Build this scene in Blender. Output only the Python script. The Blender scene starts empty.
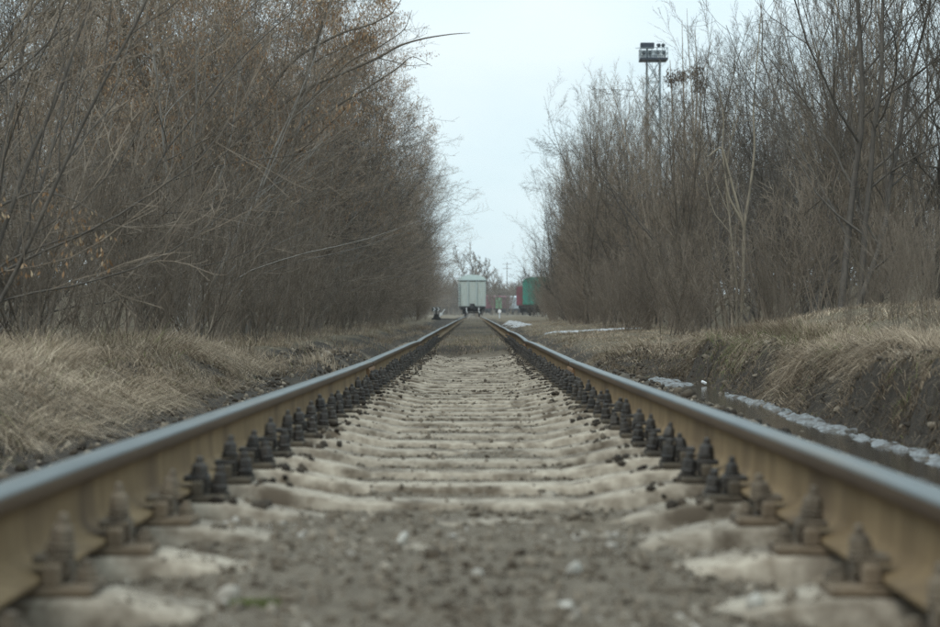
import bpy, math, random
import numpy as np
from mathutils import Vector, Matrix

SC = bpy.context.scene
COL = SC.collection
rnd = random.Random(7)
RNG = np.random.default_rng(11)

# ------------------------------------------------------------------ camera, sky, sun, exposure
F_PX, VPX, VPY = 1930.0, 473.5, 314.0          # focal length and vanishing point of the track in photo pixels (940 wide)
cam_d = bpy.data.cameras.new('camera')
cam = bpy.data.objects.new('camera', cam_d); COL.objects.link(cam)
cam.location = (0, 0, 0)
cam.rotation_euler = (math.radians(90) + 0.5 / F_PX, 0, 3.5 / F_PX)
cam_d.sensor_width = 36; cam_d.lens = 36 * F_PX / 940
cam_d.clip_start = 0.05; cam_d.clip_end = 5000
cam_d.dof.use_dof = True; cam_d.dof.focus_distance = 20.0; cam_d.dof.aperture_fstop = 3.9
cam_d.dof.aperture_blades = 9
SC.camera = cam

SUN_EL, SUN_AZ = math.radians(48), math.radians(215)
W = bpy.data.worlds.new('World'); SC.world = W; W.use_nodes = True
nt = W.node_tree; nt.nodes.clear()
def wn(t, **k):
    n = nt.nodes.new(t)
    for a, b in k.items(): setattr(n, a, b)
    return n
out = wn('ShaderNodeOutputWorld'); bg = wn('ShaderNodeBackground'); sky = wn('ShaderNodeTexSky')
sky.sky_type = 'NISHITA'; sky.sun_disc = False; sky.sun_elevation = SUN_EL; sky.sun_rotation = SUN_AZ
sky.air_density = 1.0; sky.dust_density = 2.0
tc = wn('ShaderNodeTexCoord'); mp = wn('ShaderNodeMapping'); mp.inputs['Scale'].default_value = (2.2, 2.2, 6.0)
nz = wn('ShaderNodeTexNoise'); nz.inputs['Scale'].default_value = 1.6; nz.inputs['Detail'].default_value = 4
nz.inputs['Roughness'].default_value = .5
cr = wn('ShaderNodeValToRGB')
cr.color_ramp.elements[0].position = .34; cr.color_ramp.elements[0].color = (6.15, 7.95, 8.7, 1)   # thin blue-grey cloud
cr.color_ramp.elements[1].position = .66; cr.color_ramp.elements[1].color = (8.1, 9.15, 9.5, 1)   # paler cloud
mix = wn('ShaderNodeMix'); mix.data_type = 'RGBA'; mix.inputs[0].default_value = .88              # cloud cover over the clear sky
sep = wn('ShaderNodeSeparateXYZ')
gain = wn('ShaderNodeMapRange'); gain.inputs[1].default_value = 0.12; gain.inputs[2].default_value = 1.0   # overcast sky: brighter overhead
gain.inputs[3].default_value = 1.0; gain.inputs[4].default_value = 1.75
mul = wn('ShaderNodeVectorMath'); mul.operation = 'SCALE'
L = nt.links.new
L(tc.outputs['Generated'], mp.inputs[0]); L(mp.outputs[0], nz.inputs['Vector']); L(nz.outputs['Fac'], cr.inputs[0])
L(sky.outputs[0], mix.inputs[6]); L(cr.outputs[0], mix.inputs[7])
L(tc.outputs['Generated'], sep.inputs[0]); L(sep.outputs['Z'], gain.inputs[0])
L(mix.outputs[2], mul.inputs[0]); L(gain.outputs[0], mul.inputs['Scale'])
L(mul.outputs[0], bg.inputs[0]); bg.inputs[1].default_value = .1
L(bg.outputs[0], out.inputs[0])

sd = bpy.data.lights.new('sun', 'SUN'); so = bpy.data.objects.new('sun', sd); COL.objects.link(so)
sd.energy = 1.0; sd.angle = math.radians(25); sd.color = (1, .96, .9)
so.rotation_euler = (math.radians(90) - SUN_EL, 0, math.radians(180) - SUN_AZ)
SC.view_settings.view_transform = 'Standard'; SC.view_settings.look = 'None'
SC.view_settings.exposure = 0.24; SC.view_settings.gamma = 1
SC.render.engine = 'CYCLES'
SC.cycles.use_denoising = True; SC.cycles.denoising_prefilter = 'NONE'
SC.cycles.max_bounces = 6; SC.cycles.diffuse_bounces = 3; SC.cycles.glossy_bounces = 3
SC.cycles.volume_bounces = 1; SC.cycles.transparent_max_bounces = 8

# ------------------------------------------------------------------ helpers
def tag(o, label=None, cat=None, group=None, kind=None):
    if label: o['label'] = label
    if cat: o['category'] = cat
    if group: o['group'] = group
    if kind: o['kind'] = kind
    return o

def empty(name, loc=(0, 0, 0), rz=0.0):
    o = bpy.data.objects.new(name, None); o.empty_display_size = .2
    o.location = loc; o.rotation_euler = (0, 0, rz); COL.objects.link(o); return o

def link(name, me, parent=None, loc=None):
    o = bpy.data.objects.new(name, me); COL.objects.link(o)
    if parent: o.parent = parent
    if loc: o.location = loc
    return o

def mesh_np(name, V, Fs, mats, smooth=False, tint=None, mat_idx=None):
    """V (n,3); Fs: list of (m,k) index arrays."""
    me = bpy.data.meshes.new(name)
    V = np.asarray(V, np.float32).reshape(-1, 3)
    if not isinstance(Fs, list): Fs = [Fs]
    Fs = [np.asarray(f, np.int32) for f in Fs if len(f)]
    me.vertices.add(len(V)); me.vertices.foreach_set('co', V.ravel())
    loops = np.concatenate([f.ravel() for f in Fs])
    lens = np.concatenate([np.full(len(f), f.shape[1], np.int32) for f in Fs])
    starts = np.concatenate([[0], np.cumsum(lens)[:-1]]).astype(np.int32)
    me.loops.add(len(loops)); me.loops.foreach_set('vertex_index', loops)
    me.polygons.add(len(lens)); me.polygons.foreach_set('loop_start', starts)
    for m in (mats if isinstance(mats, (list, tuple)) else [mats]): me.materials.append(m)
    if mat_idx is not None: me.polygons.foreach_set('material_index', np.asarray(mat_idx, np.int32))
    if smooth: me.polygons.foreach_set('use_smooth', np.ones(len(lens), bool))
    if tint is not None:
        a = me.attributes.new('tint', 'FLOAT', 'POINT'); a.data.foreach_set('value', np.asarray(tint, np.float32))
    me.update(calc_edges=True); me.validate()
    return me

class MB:
    """collects simple solids and links them as one mesh"""
    def __init__(self): self.v = []; self.f = []
    def add(self, vs, fs):
        n = len(self.v); self.v += [tuple(p) for p in vs]; self.f += [tuple(i + n for i in q) for q in fs]; return self
    def box(self, c, s, rz=0, b=0.0, M=None):
        """box with chamfered edges (b) centred at c"""
        x, y, z = s[0] / 2, s[1] / 2, s[2] / 2
        if b <= 0:
            vs = [(-x, -y, -z), (x, -y, -z), (x, y, -z), (-x, y, -z), (-x, -y, z), (x, -y, z), (x, y, z), (-x, y, z)]
            fs = [(3, 2, 1, 0), (4, 5, 6, 7), (0, 1, 5, 4), (1, 2, 6, 5), (2, 3, 7, 6), (3, 0, 4, 7)]
        else:
            b = min(b, x * .45, y * .45, z * .45)
            ring = lambda ix, zz: [(-x + ix, -y + b + 0, zz)]
            def rg(ins, zz):
                X, Y = x - ins, y - ins; k = b
                return [(-X + k, -Y, zz), (X - k, -Y, zz), (X, -Y + k, zz), (X, Y - k, zz), (X - k, Y, zz), (-X + k, Y, zz), (-X, Y - k, zz), (-X, -Y + k, zz)]
            rs = [rg(b * .7, -z), rg(0, -z + b), rg(0, z - b), rg(b * .7, z)]
            vs = sum(rs, []); fs = [tuple(reversed(range(8)))]
            for r in range(3):
                for i in range(8):
                    j = (i + 1) % 8; fs.append((r * 8 + i, r * 8 + j, (r + 1) * 8 + j, (r + 1) * 8 + i))
            fs.append(tuple(range(24, 32)))
        R = Matrix.Rotation(rz, 3, 'Z') if M is None else M
        return self.add([R @ Vector(p) + Vector(c) for p in vs], fs)
    def bar(self, a, b, r, n=6, r2=None):
        a, b = Vector(a), Vector(b); r2 = r if r2 is None else r2
        t = (b - a).normalized(); u = t.cross(Vector((0, 0, 1)) if abs(t.z) < .9 else Vector((1, 0, 0))).normalized(); w = t.cross(u)
        vs = []
        for p, q in ((a, r), (b, r2)):
            for i in range(n):
                an = 2 * math.pi * (i + .5) / n; vs.append(p + u * math.cos(an) * q + w * math.sin(an) * q)
        fs = [(i, (i + 1) % n, n + (i + 1) % n, n + i) for i in range(n)] + [tuple(reversed(range(n))), tuple(range(n, 2 * n))]
        return self.add(vs, fs)
    def lathe(self, prof, c, n=10, axis='Z'):
        vs, fs = [], []
        for (r, h) in prof:
            for i in range(n):
                an = 2 * math.pi * i / n
                p = (r * math.cos(an), r * math.sin(an), h)
                if axis == 'X': p = (h, p[0], p[1])
                if axis == 'Y': p = (p[1], h, p[0])
                vs.append((p[0] + c[0], p[1] + c[1], p[2] + c[2]))
        m = len(prof)
        for k in range(m - 1):
            for i in range(n):
                j = (i + 1) % n; fs.append((k * n + i, k * n + j, (k + 1) * n + j, (k + 1) * n + i))
        fs += [tuple(reversed(range(n))), tuple(range((m - 1) * n, m * n))]
        return self.add(vs, fs)
    def prism(self, poly, axis, a, b):
        """2D outline swept along an axis; axis Y: poly=(x,z)"""
        n = len(poly); vs = []
        for h in (a, b):
            for (p, q) in poly: vs.append({'Y': (p, h, q), 'X': (h, p, q), 'Z': (p, q, h)}[axis])
        fs = [(i, (i + 1) % n, n + (i + 1) % n, n + i) for i in range(n)] + [tuple(reversed(range(n))), tuple(range(n, 2 * n))]
        return self.add(vs, fs)
    def mesh(self, name, mats, smooth=False):
        me = bpy.data.meshes.new(name); me.from_pydata(self.v, [], self.f)
        for m in (mats if isinstance(mats, (list, tuple)) else [mats]): me.materials.append(m)
        if smooth: me.polygons.foreach_set('use_smooth', [True] * len(me.polygons))
        me.update(); return me
    def build(self, name, mat, parent=None, loc=None, smooth=False):
        return link(name, self.mesh(name, mat, smooth), parent, loc)

def copy_tree(o, parent=None):
    c = o.copy(); COL.objects.link(c)
    if parent: c.parent = parent
    for ch in KIDS.get(o.name, o.children): copy_tree(ch, c)
    return c
KIDS = {}

def at(px, py, d):                                     # photo pixel + distance -> place
    return Vector(((px - VPX) / F_PX * d, d, (VPY - py) / F_PX * d))

def hsh(i, j, s):
    n = (i * 374761393 + j * 668265263 + s * 2147483647) & 0xFFFFFFFF
    n = ((n ^ (n >> 13)) * 1274126177) & 0xFFFFFFFF
    return ((n ^ (n >> 16)) & 0xFFFF) / 65535.0
def vnoise(x, y, s=0):
    x = np.asarray(x, float); y = np.asarray(y, float)
    xi = np.floor(x).astype(np.int64); yi = np.floor(y).astype(np.int64); u = x - xi; v = y - yi
    u = u * u * (3 - 2 * u); v = v * v * (3 - 2 * v)
    a = hsh(xi, yi, s); b = hsh(xi + 1, yi, s); c = hsh(xi, yi + 1, s); d = hsh(xi + 1, yi + 1, s)
    return (a * (1 - u) + b * u) * (1 - v) + (c * (1 - u) + d * u) * v
def fbm(x, y, s=0, o=3):
    t = 0; a = .5; n = 0
    for k in range(o): t = t + a * vnoise(x * 2 ** k, y * 2 ** k, s + k); n += a; a *= .5
    return t / n - .5
def ss(a, b, x):
    t = np.clip((np.asarray(x, float) - a) / (b - a), 0, 1); return t * t * (3 - 2 * t)

# ------------------------------------------------------------------ materials
def node_mat(name):
    m = bpy.data.materials.new(name); m.use_nodes = True
    n = m.node_tree; bs = n.nodes['Principled BSDF']; return m, n, bs
def nn(n, t, **k):
    x = n.nodes.new(t)
    for a, b in k.items():
        if a in x.bl_rna.properties.keys(): setattr(x, a, b)
        else: x.inputs[a].default_value = b
    return x
def mixc(n, fac, a, b, blend='MIX'):
    x = n.nodes.new('ShaderNodeMix'); x.data_type = 'RGBA'; x.blend_type = blend
    for sock, v in ((x.inputs[0], fac), (x.inputs[6], a), (x.inputs[7], b)):
        if hasattr(v, 'links') or isinstance(v, bpy.types.NodeSocket): n.links.new(v, sock)
        elif isinstance(v, (tuple, list)): sock.default_value = (*v, 1) if len(v) == 3 else v
        else: sock.default_value = v
    return x.outputs[2]
def ramp(n, v, a, b):
    x = n.nodes.new('ShaderNodeMapRange'); x.inputs[1].default_value = a; x.inputs[2].default_value = b
    n.links.new(v, x.inputs[0]); return x.outputs[0]
def coords(n, world=False, scale=None):
    if world: v = nn(n, 'ShaderNodeNewGeometry').outputs['Position']
    else:
        t = nn(n, 'ShaderNodeTexCoord').outputs['Object']; oi = nn(n, 'ShaderNodeObjectInfo')
        mu = n.nodes.new('ShaderNodeMath'); mu.operation = 'MULTIPLY'; mu.inputs[1].default_value = 37.0
        n.links.new(oi.outputs['Random'], mu.inputs[0])
        ad = n.nodes.new('ShaderNodeVectorMath'); ad.operation = 'ADD'
        n.links.new(t, ad.inputs[0]); n.links.new(mu.outputs[0], ad.inputs[1]); v = ad.outputs[0]
    if scale:
        m = n.nodes.new('ShaderNodeMapping'); m.inputs['Scale'].default_value = scale
        n.links.new(v, m.inputs[0]); v = m.outputs[0]
    return v
def noise(n, vec, scale, detail=4, rough=.55):
    x = nn(n, 'ShaderNodeTexNoise'); x.inputs['Scale'].default_value = scale; x.inputs['Detail'].default_value = detail
    x.inputs['Roughness'].default_value = rough; n.links.new(vec, x.inputs['Vector']); return x.outputs['Fac']
def bump(n, bs, h, strength=.4, dist=.01):
    b = nn(n, 'ShaderNodeBump'); b.inputs['Strength'].default_value = strength; b.inputs['Distance'].default_value = dist
    n.links.new(h, b.inputs['Height']); n.links.new(b.outputs[0], bs.inputs['Normal'])
def surf(name, c1, c2, scale=8, rough=.8, metal=0, bmp=.3, bdist=.01, c3=None, s3=2.0, lo3=.5, hi3=.65, rand=0.0, world=False, stretch=None, spec=.3):
    m, n, bs = node_mat(name)
    v = coords(n, world, stretch)
    f = noise(n, v, scale, 6, .6)
    col = mixc(n, ramp(n, f, .3, .7), c1, c2)
    if c3 is not None:
        f3 = noise(n, v, s3, 4, .6); col = mixc(n, ramp(n, f3, lo3, hi3), col, c3)
    if rand:
        oi = nn(n, 'ShaderNodeObjectInfo'); mr = nn(n, 'ShaderNodeMapRange')
        mr.inputs[3].default_value = 1 - rand; mr.inputs[4].default_value = 1 + rand
        n.links.new(oi.outputs['Random'], mr.inputs[0])
        sc = n.nodes.new('ShaderNodeVectorMath'); sc.operation = 'SCALE'
        n.links.new(col, sc.inputs[0]); n.links.new(mr.outputs[0], sc.inputs['Scale']); col = sc.outputs[0]
    n.links.new(col, bs.inputs['Base Color'])
    bs.inputs['Roughness'].default_value = rough; bs.inputs['Metallic'].default_value = metal
    bs.inputs['Specular IOR Level'].default_value = spec
    if bmp: bump(n, bs, f, bmp, bdist)
    return m
def tinted(name, stops, rough=.85, rand=.12, bmp=0, trans=0):
    """colour picked along a ramp by the per-piece 'tint' attribute"""
    m, n, bs = node_mat(name)
    at_ = nn(n, 'ShaderNodeAttribute'); at_.attribute_name = 'tint'
    cr = n.nodes.new('ShaderNodeValToRGB'); el = cr.color_ramp.elements
    while len(el) < len(stops): el.new(.5)
    for e, (p, c) in zip(el, stops): e.position = p; e.color = (*c, 1)
    n.links.new(at_.outputs['Fac'], cr.inputs[0]); col = cr.outputs[0]
    if bmp:
        f = noise(n, coords(n, True), 60, 4); bump(n, bs, f, bmp, .004)
        col = mixc(n, ramp(n, f, .3, .75), col, (.5, .5, .5), 'MULTIPLY')
        n.links.new(col, bs.inputs['Base Color'])
    else: n.links.new(col, bs.inputs['Base Color'])
    bs.inputs['Roughness'].default_value = rough; bs.inputs['Specular IOR Level'].default_value = .2
    return m

MT = {}
MT['concrete'] = surf('sleeper_concrete', (.17, .137, .10), (.385, .338, .268), 24, .92, bmp=.6, bdist=.005, c3=(.10, .078, .055), s3=5.5, lo3=.50, hi3=.64, rand=.16)
MT['rust_web'] = surf('rail_rust', (.125, .083, .040), (.215, .150, .078), 9, .85, bmp=.4, bdist=.003, c3=(.085, .055, .03), s3=3.2, lo3=.48, hi3=.72, rand=.05, stretch=(1, 1.0, .3))
MT['rust_dark'] = surf('rail_head_side', (.055, .034, .02), (.10, .066, .038), 6, .6, bmp=.15, bdist=.002, stretch=(1, .2, 1))
MT['steel'] = surf('rail_head_steel', (.15, .168, .168), (.215, .232, .23), 7, .48, metal=1.0, bmp=.06, bdist=.002, c3=(.24, .21, .17), s3=2.2, lo3=.55, hi3=.8, stretch=(6, .25, 6))
MT['oily'] = surf('oily_iron', (.016, .014, .012), (.05, .042, .033), 30, .55, bmp=.5, bdist=.004, rand=.3, spec=.4)
MT['dusty'] = surf('dusty_iron', (.07, .055, .04), (.17, .135, .095), 26, .85, bmp=.5, bdist=.004, rand=.2)
MT['plate'] = surf('plate_rust', (.10, .075, .05), (.22, .165, .11), 18, .85, bmp=.5, bdist=.004, c3=(.05, .04, .03), s3=9, rand=.15)
MT['plate_oily'] = surf('plate_oily', (.03, .026, .02), (.12, .095, .065), 18, .8, bmp=.5, bdist=.004, rand=.25)
MT['fishplate'] = surf('fishplate_rust', (.17, .10, .055), (.27, .165, .09), 12, .8, bmp=.4, bdist=.004)
MT['stone'] = tinted('ballast', [(0, (.07, .053, .036)), (.3, (.15, .122, .09)), (.7, (.235, .196, .148)), (.92, (.34, .298, .238)), (1, (.45, .42, .37))], bmp=.6)
MT['clod'] = tinted('dirt_lumps', [(0, (.035, .028, .021)), (.5, (.115, .092, .067)), (1, (.30, .255, .195))], bmp=.6)
MT['pale_stone'] = surf('pale_stone', (.28, .265, .23), (.45, .43, .38), 40, .85, bmp=.5, bdist=.006)
MT['bark'] = surf('bark', (.095, .077, .058), (.23, .193, .15), 14, .9, bmp=.4, bdist=.01, rand=.5, stretch=(1, 1, .3))
MT['bark_dark'] = surf('bark_dark', (.06, .052, .044), (.12, .105, .088), 14, .9, bmp=.4, bdist=.01, rand=.2, stretch=(1, 1, .3))
MT['bark_pale'] = surf('bark_pale', (.20, .17, .125), (.32, .28, .215), 10, .85, bmp=.3, bdist=.006, c3=(.10, .085, .065), s3=5, stretch=(1, 1, .4))
MT['bark_bleached'] = surf('bark_bleached', (.14, .128, .112), (.255, .238, .212), 9, .9, bmp=.3, bdist=.006, rand=.2, stretch=(1, 1, .3))
MT['twig'] = surf('twig', (.115, .09, .066), (.28, .227, .172), 3, .85, bmp=0, rand=.5)
MT['twig_brown'] = surf('twig_brown', (.105, .08, .058), (.23, .182, .133), 3, .85, bmp=0, rand=.5)
MT['twig_dark'] = surf('twig_dark', (.045, .038, .03), (.10, .085, .068), 3, .85, bmp=0, rand=.35)
MT['brush'] = surf('brush_stems', (.11, .088, .066), (.23, .19, .148), 3, .85, bmp=0, rand=.35)
MT['keys'] = tinted('seed_keys', [(0, (.17, .095, .048)), (.6, (.29, .18, .10)), (1, (.44, .34, .225))])
MT['seed_dark'] = tinted('dark_seed_clumps', [(0, (.045, .032, .024)), (1, (.12, .085, .058))])
MT['grass'] = tinted('dry_grass', [(0, (.075, .054, .034)), (.4, (.198, .153, .106)), (.75, (.34, .272, .194)), (.92, (.49, .405, .30)), (.93, (.10, .12, .04)), (1, (.15, .165, .065))], rough=.75)
MT['litter'] = surf('white_litter', (.6, .62, .63), (.75, .76, .76), 30, .6, bmp=.2)

# ground: soil, thatch and ballast dust by place
def ground_mat():
    m, n, bs = node_mat('ground')
    v = coords(n, True); f1 = noise(n, v, 2.2, 6); f2 = noise(n, v, 22, 6, .65); f3 = noise(n, v, 75, 4, .7)
    at_ = nn(n, 'ShaderNodeAttribute'); at_.attribute_name = 'tint'      # 0 ballast dust, .5 wet soil, 1 thatch
    dust = mixc(n, ramp(n, f2, .3, .7), (.10, .081, .058), (.215, .18, .136))
    soil = mixc(n, ramp(n, f2, .3, .7), (.030, .025, .020), (.075, .062, .048))
    that = mixc(n, ramp(n, f2, .25, .7), (.075, .06, .042), (.20, .165, .11))
    that = mixc(n, ramp(n, f1, .5, .7), that, (.10, .085, .06))
    c = mixc(n, ramp(n, at_.outputs['Fac'], .1, .45), dust, soil)
    c = mixc(n, ramp(n, at_.outputs['Fac'], .55, .9), c, that)
    n.links.new(c, bs.inputs['Base Color']); bs.inputs['Roughness'].default_value = .9
    bs.inputs['Specular IOR Level'].default_value = .2
    a = n.nodes.new('ShaderNodeMath'); a.operation = 'ADD'; n.links.new(f2, a.inputs[0]); n.links.new(f3, a.inputs[1])
    bump(n, bs, a.outputs[0], .7, .03)
    return m
MT['ground'] = ground_mat()
def water_mat():
    m, n, bs = node_mat('puddle_water')
    bs.inputs['Base Color'].default_value = (.045, .038, .03, 1); bs.inputs['Roughness'].default_value = .08
    bs.inputs['IOR'].default_value = 1.33
    bump(n, bs, noise(n, coords(n, True), 14, 3), .12, .01); return m
MT['water'] = water_mat()
def ice_mat(name, a, b, dirt):
    m, n, bs = node_mat(name); v = coords(n, True)
    c = mixc(n, ramp(n, noise(n, v, 40, 6, .7), .35, .65), a, b)
    c = mixc(n, ramp(n, noise(n, v, 9, 5), .46, .60), c, dirt)
    n.links.new(c, bs.inputs['Base Color']); bs.inputs['Roughness'].default_value = .7; bs.inputs['Specular IOR Level'].default_value = .25
    bump(n, bs, noise(n, v, 30, 5), .6, .02); return m
MT['ice'] = ice_mat('old_ice', (.12, .125, .125), (.26, .275, .28), (.065, .054, .042))
MT['snow'] = ice_mat('old_snow', (.36, .38, .40), (.56, .58, .60), (.18, .16, .13))

# ------------------------------------------------------------------ terrain
H_RAIL = .295; TRX = -.02
JOINTS = [-12, 1.5, 14.9, 28.3, 41.7, 55.1, 81.9, 108.7, 162.3, 252.0]
_d = np.arange(-20, 320, .1)
_c = np.interp(_d, [-20, 2, 3.4, 5.5, 8.3, 12, 15.4, 20, 27.8, 35, 43, 60, 90, 123, 148, 170, 222, 320],
               [0, .0, .0, -.012, -.030, -.052, -.062, -.070, -.075, -.062, -.055, -.04, -.015, .005, .022, .01, -.03, -.03])
_k = np.hanning(31); _k /= _k.sum(); _c = np.convolve(np.pad(_c, 15, mode='edge'), _k, 'valid')
for j, a in ((14.9, .006), (28.3, .024), (41.7, .018), (55.1, .016)):
    _c = _c - a * np.exp(-np.abs(_d - j) / 1.6)
def zr(d): return np.interp(d, _d, _c)

def ground_z(X, d, fine=True):
    X = np.asarray(X, float); d = np.asarray(d, float); Xc = X - TRX; A = np.abs(Xc); zt = zr(d)
    n1 = fbm(X * 3.1, d * 3.1, 3, 3); n2 = fbm(X * .5, d * .35, 9, 3); n3 = fbm(X * 14, d * 14, 21, 2)
    bed = zt - .556 + .03 * n1 + .010 * n3
    nf = (1 - ss(4.55, 5.15, d + 2.4 * n1)) * (1 - ss(.36, .95, A + .9 * n1))
    bed = bed + nf * .045
    ff = ss(28.2, 29.4, d + .8 * n1) * (1 - ss(.50, .66, A))
    bed = bed * (1 - ff) + ff * (zt - .40 + .03 * n1)
    w = zt * ss(20, 45, d)
    # left of the track
    l = -X; e = fbm(d * .6, d * 0 + 3, 5, 3); k = 1 - ss(15, 18.5, d)
    foot = 1.68 + .35 * e; crest = 2.25 + .45 * fbm(d * .8, d * 0 + 7, 15, 3)
    base = (-.545) * k + (-.47) * (1 - k) + w; top = (-.275) * k + (-.36) * (1 - k) + w
    lz = base + (top - base) * ss(foot, np.maximum(crest, foot + .25), l) + .08 * ss(2.3, 5, l) + .10 * n2 * ss(2.0, 3, l)
    # right of the track
    r = X; er = fbm(d * .7, d * 0 + 1, 25, 3); D = 1 - ss(18.3, 20.5, d + .6 * er)
    dsh = -.53 + (-.66 + .53) * ss(1.35, 1.66, r)
    cz = -.25; pl = .14 * ss(5, 10, d) * (1 - ss(19, 27, d)) - .26 * ss(19, 27, d) - .02
    f2 = 2.08 + .18 * er; c2 = f2 + .26 + .2 * fbm(d * 1.1, d * 0 + 2, 35, 2)
    rz_d = dsh + (cz - dsh) * ss(f2, c2, r) + (pl - cz) * ss(2.4, 4.7, r)
    rz_n = -.50 + .13 * ss(1.2, 1.9, r) + (pl + .37) * ss(1.9, 4.2, r)
    rz = rz_d * D + rz_n * (1 - D) + w + .09 * n2 * ss(2.3, 3.2, r)
    bl = ss(1.25, 1.5, l); br = ss(1.15, 1.4, r)
    z = bed * (1 - bl) * (1 - br) + lz * bl + rz * br
    if fine: z = z + .022 * n3 * ss(1.2, 1.8, A) + .012 * n3 + .16 * fbm(X * 4, d * 2.2, 61, 3) * ss(2.05, 2.3, r) * (1 - ss(2.6, 3.0, r))
    z = z + 2.6 * ss(16, 46, np.abs(X)) * (1 - ss(150, 260, d)) + 1.4 * ss(7.5, 15, np.abs(X)) * ss(38, 60, d) * (1 - ss(140, 200, d))
    z = z + 4.5 * ss(545, 680, d)
    far = ss(60, 400, np.hypot(X, d)); z = z + far * (1.4 * fbm(X * .01, d * .01, 77, 2) - .0)
    return z
def gz(x, y): return float(ground_z(np.array([x]), np.array([y]))[0])

def axis_pts(spec):
    o = []
    for a, b, st in spec: o += list(np.arange(a, b, st))
    return np.array(o)
xs = axis_pts([(-900, -200, 100), (-200, -40, 16), (-40, -12, 2.5), (-12, -4, .4), (-4, -2.9, .12), (-2.9, 3.0, .045), (3.0, 5.2, .1), (5.2, 14, .45), (14, 40, 2.6), (40, 200, 16), (200, 901, 100)])
ys = axis_pts([(-30, -2, 2), (-2, 2, .2), (2, 12, .055), (12, 22, .1), (22, 32, .14), (32, 60, .5), (60, 150, 2), (150, 400, 10), (400, 1001, 50)])
GX, GY = np.meshgrid(xs, ys); GZ = ground_z(GX, GY)
ny, nx = GX.shape; idx = np.arange(ny * nx).reshape(ny, nx)
q = np.stack([idx[:-1, :-1], idx[:-1, 1:], idx[1:, 1:], idx[1:, :-1]], -1).reshape(-1, 4)
A_ = np.abs(GX - TRX); nA = fbm(GX * 1.2, GY * 1.2, 41, 3)
t_ = .5 * ss(1.05, 1.5, A_ + .5 * nA)
t_ = np.where(GX < 0, t_ + .5 * ss(1.9, 2.35, -GX + .6 * nA), t_ + .5 * np.maximum(ss(2.45, 2.8, GX + .5 * nA), ss(20, 23, GY) * ss(1.2, 1.8, GX + .5 * nA)))
t_ = np.maximum(t_, .8 * ss(28.2, 29.4, GY) * (1 - ss(.6, .8, A_)) * (.55 + 1.2 * (nA + .3)))
me = mesh_np('ground', np.stack([GX, GY, GZ], -1), q, MT['ground'], True, np.clip(t_, 0, 1).ravel())
tag(link('ground', me), kind='structure')

# water, ice and snow
def strip(name, X0, X1, d0, d1, z, mat, kind, seed, n=(10, 60), follow=None, rough=.25):
    u = np.linspace(0, 1, n[0]); v = np.linspace(0, 1, n[1]); U, Vv = np.meshgrid(u, v)
    dd = d0 + (d1 - d0) * Vv; taper = np.clip(np.minimum(Vv, 1 - Vv) * 6, .05, 1) ** .5
    mid = (X0 + X1) / 2 + .12 * fbm(dd * .9, dd * 0, seed, 3); half = (X1 - X0) / 2 * taper * (1 + 1.4 * rough * fbm(dd * 3 + (U > .5) * 50, U.round() * 9, seed + 1, 3) * 2)
    X = mid + (U * 2 - 1) * half
    Z = (z + zr(dd) * ss(20, 45, dd)) if follow is None else ground_z(X, dd, False) + follow
    Z = Z + (.055 * fbm(X * 19, dd * 13, seed + 4, 4) - .035 * np.abs(U * 2 - 1) ** 2 if mat is not MT['water'] else 0)
    I = np.arange(U.size).reshape(U.shape)
    qq = np.stack([I[:-1, :-1], I[:-1, 1:], I[1:, 1:], I[1:, :-1]], -1).reshape(-1, 4)
    return tag(link(name, mesh_np(name, np.stack([X, dd, Z], -1), qq, mat, True)), kind=kind)
strip('water', 1.40, 2.5, 1.0, 20.4, -.640, MT['water'], 'structure', 5)
strip('ice', 1.94, 2.11, 6.0, 15.4, -.630, MT['ice'], 'structure', 8, (22, 420), rough=1.2)
strip('ice', 1.6, 2.0, 17.0, 19.2, -.630, MT['ice'], 'structure', 12, (20, 90), rough=1.0)
strip('snow', 1.5, 2.1, 66, 98, 0, MT['snow'], 'structure', 14, (10, 60), follow=.03, rough=.8)
strip('snow', 2.0, 3.4, 44, 45.6, 0, MT['snow'], 'structure', 16, (70, 30), follow=.03, rough=.9)

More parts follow.
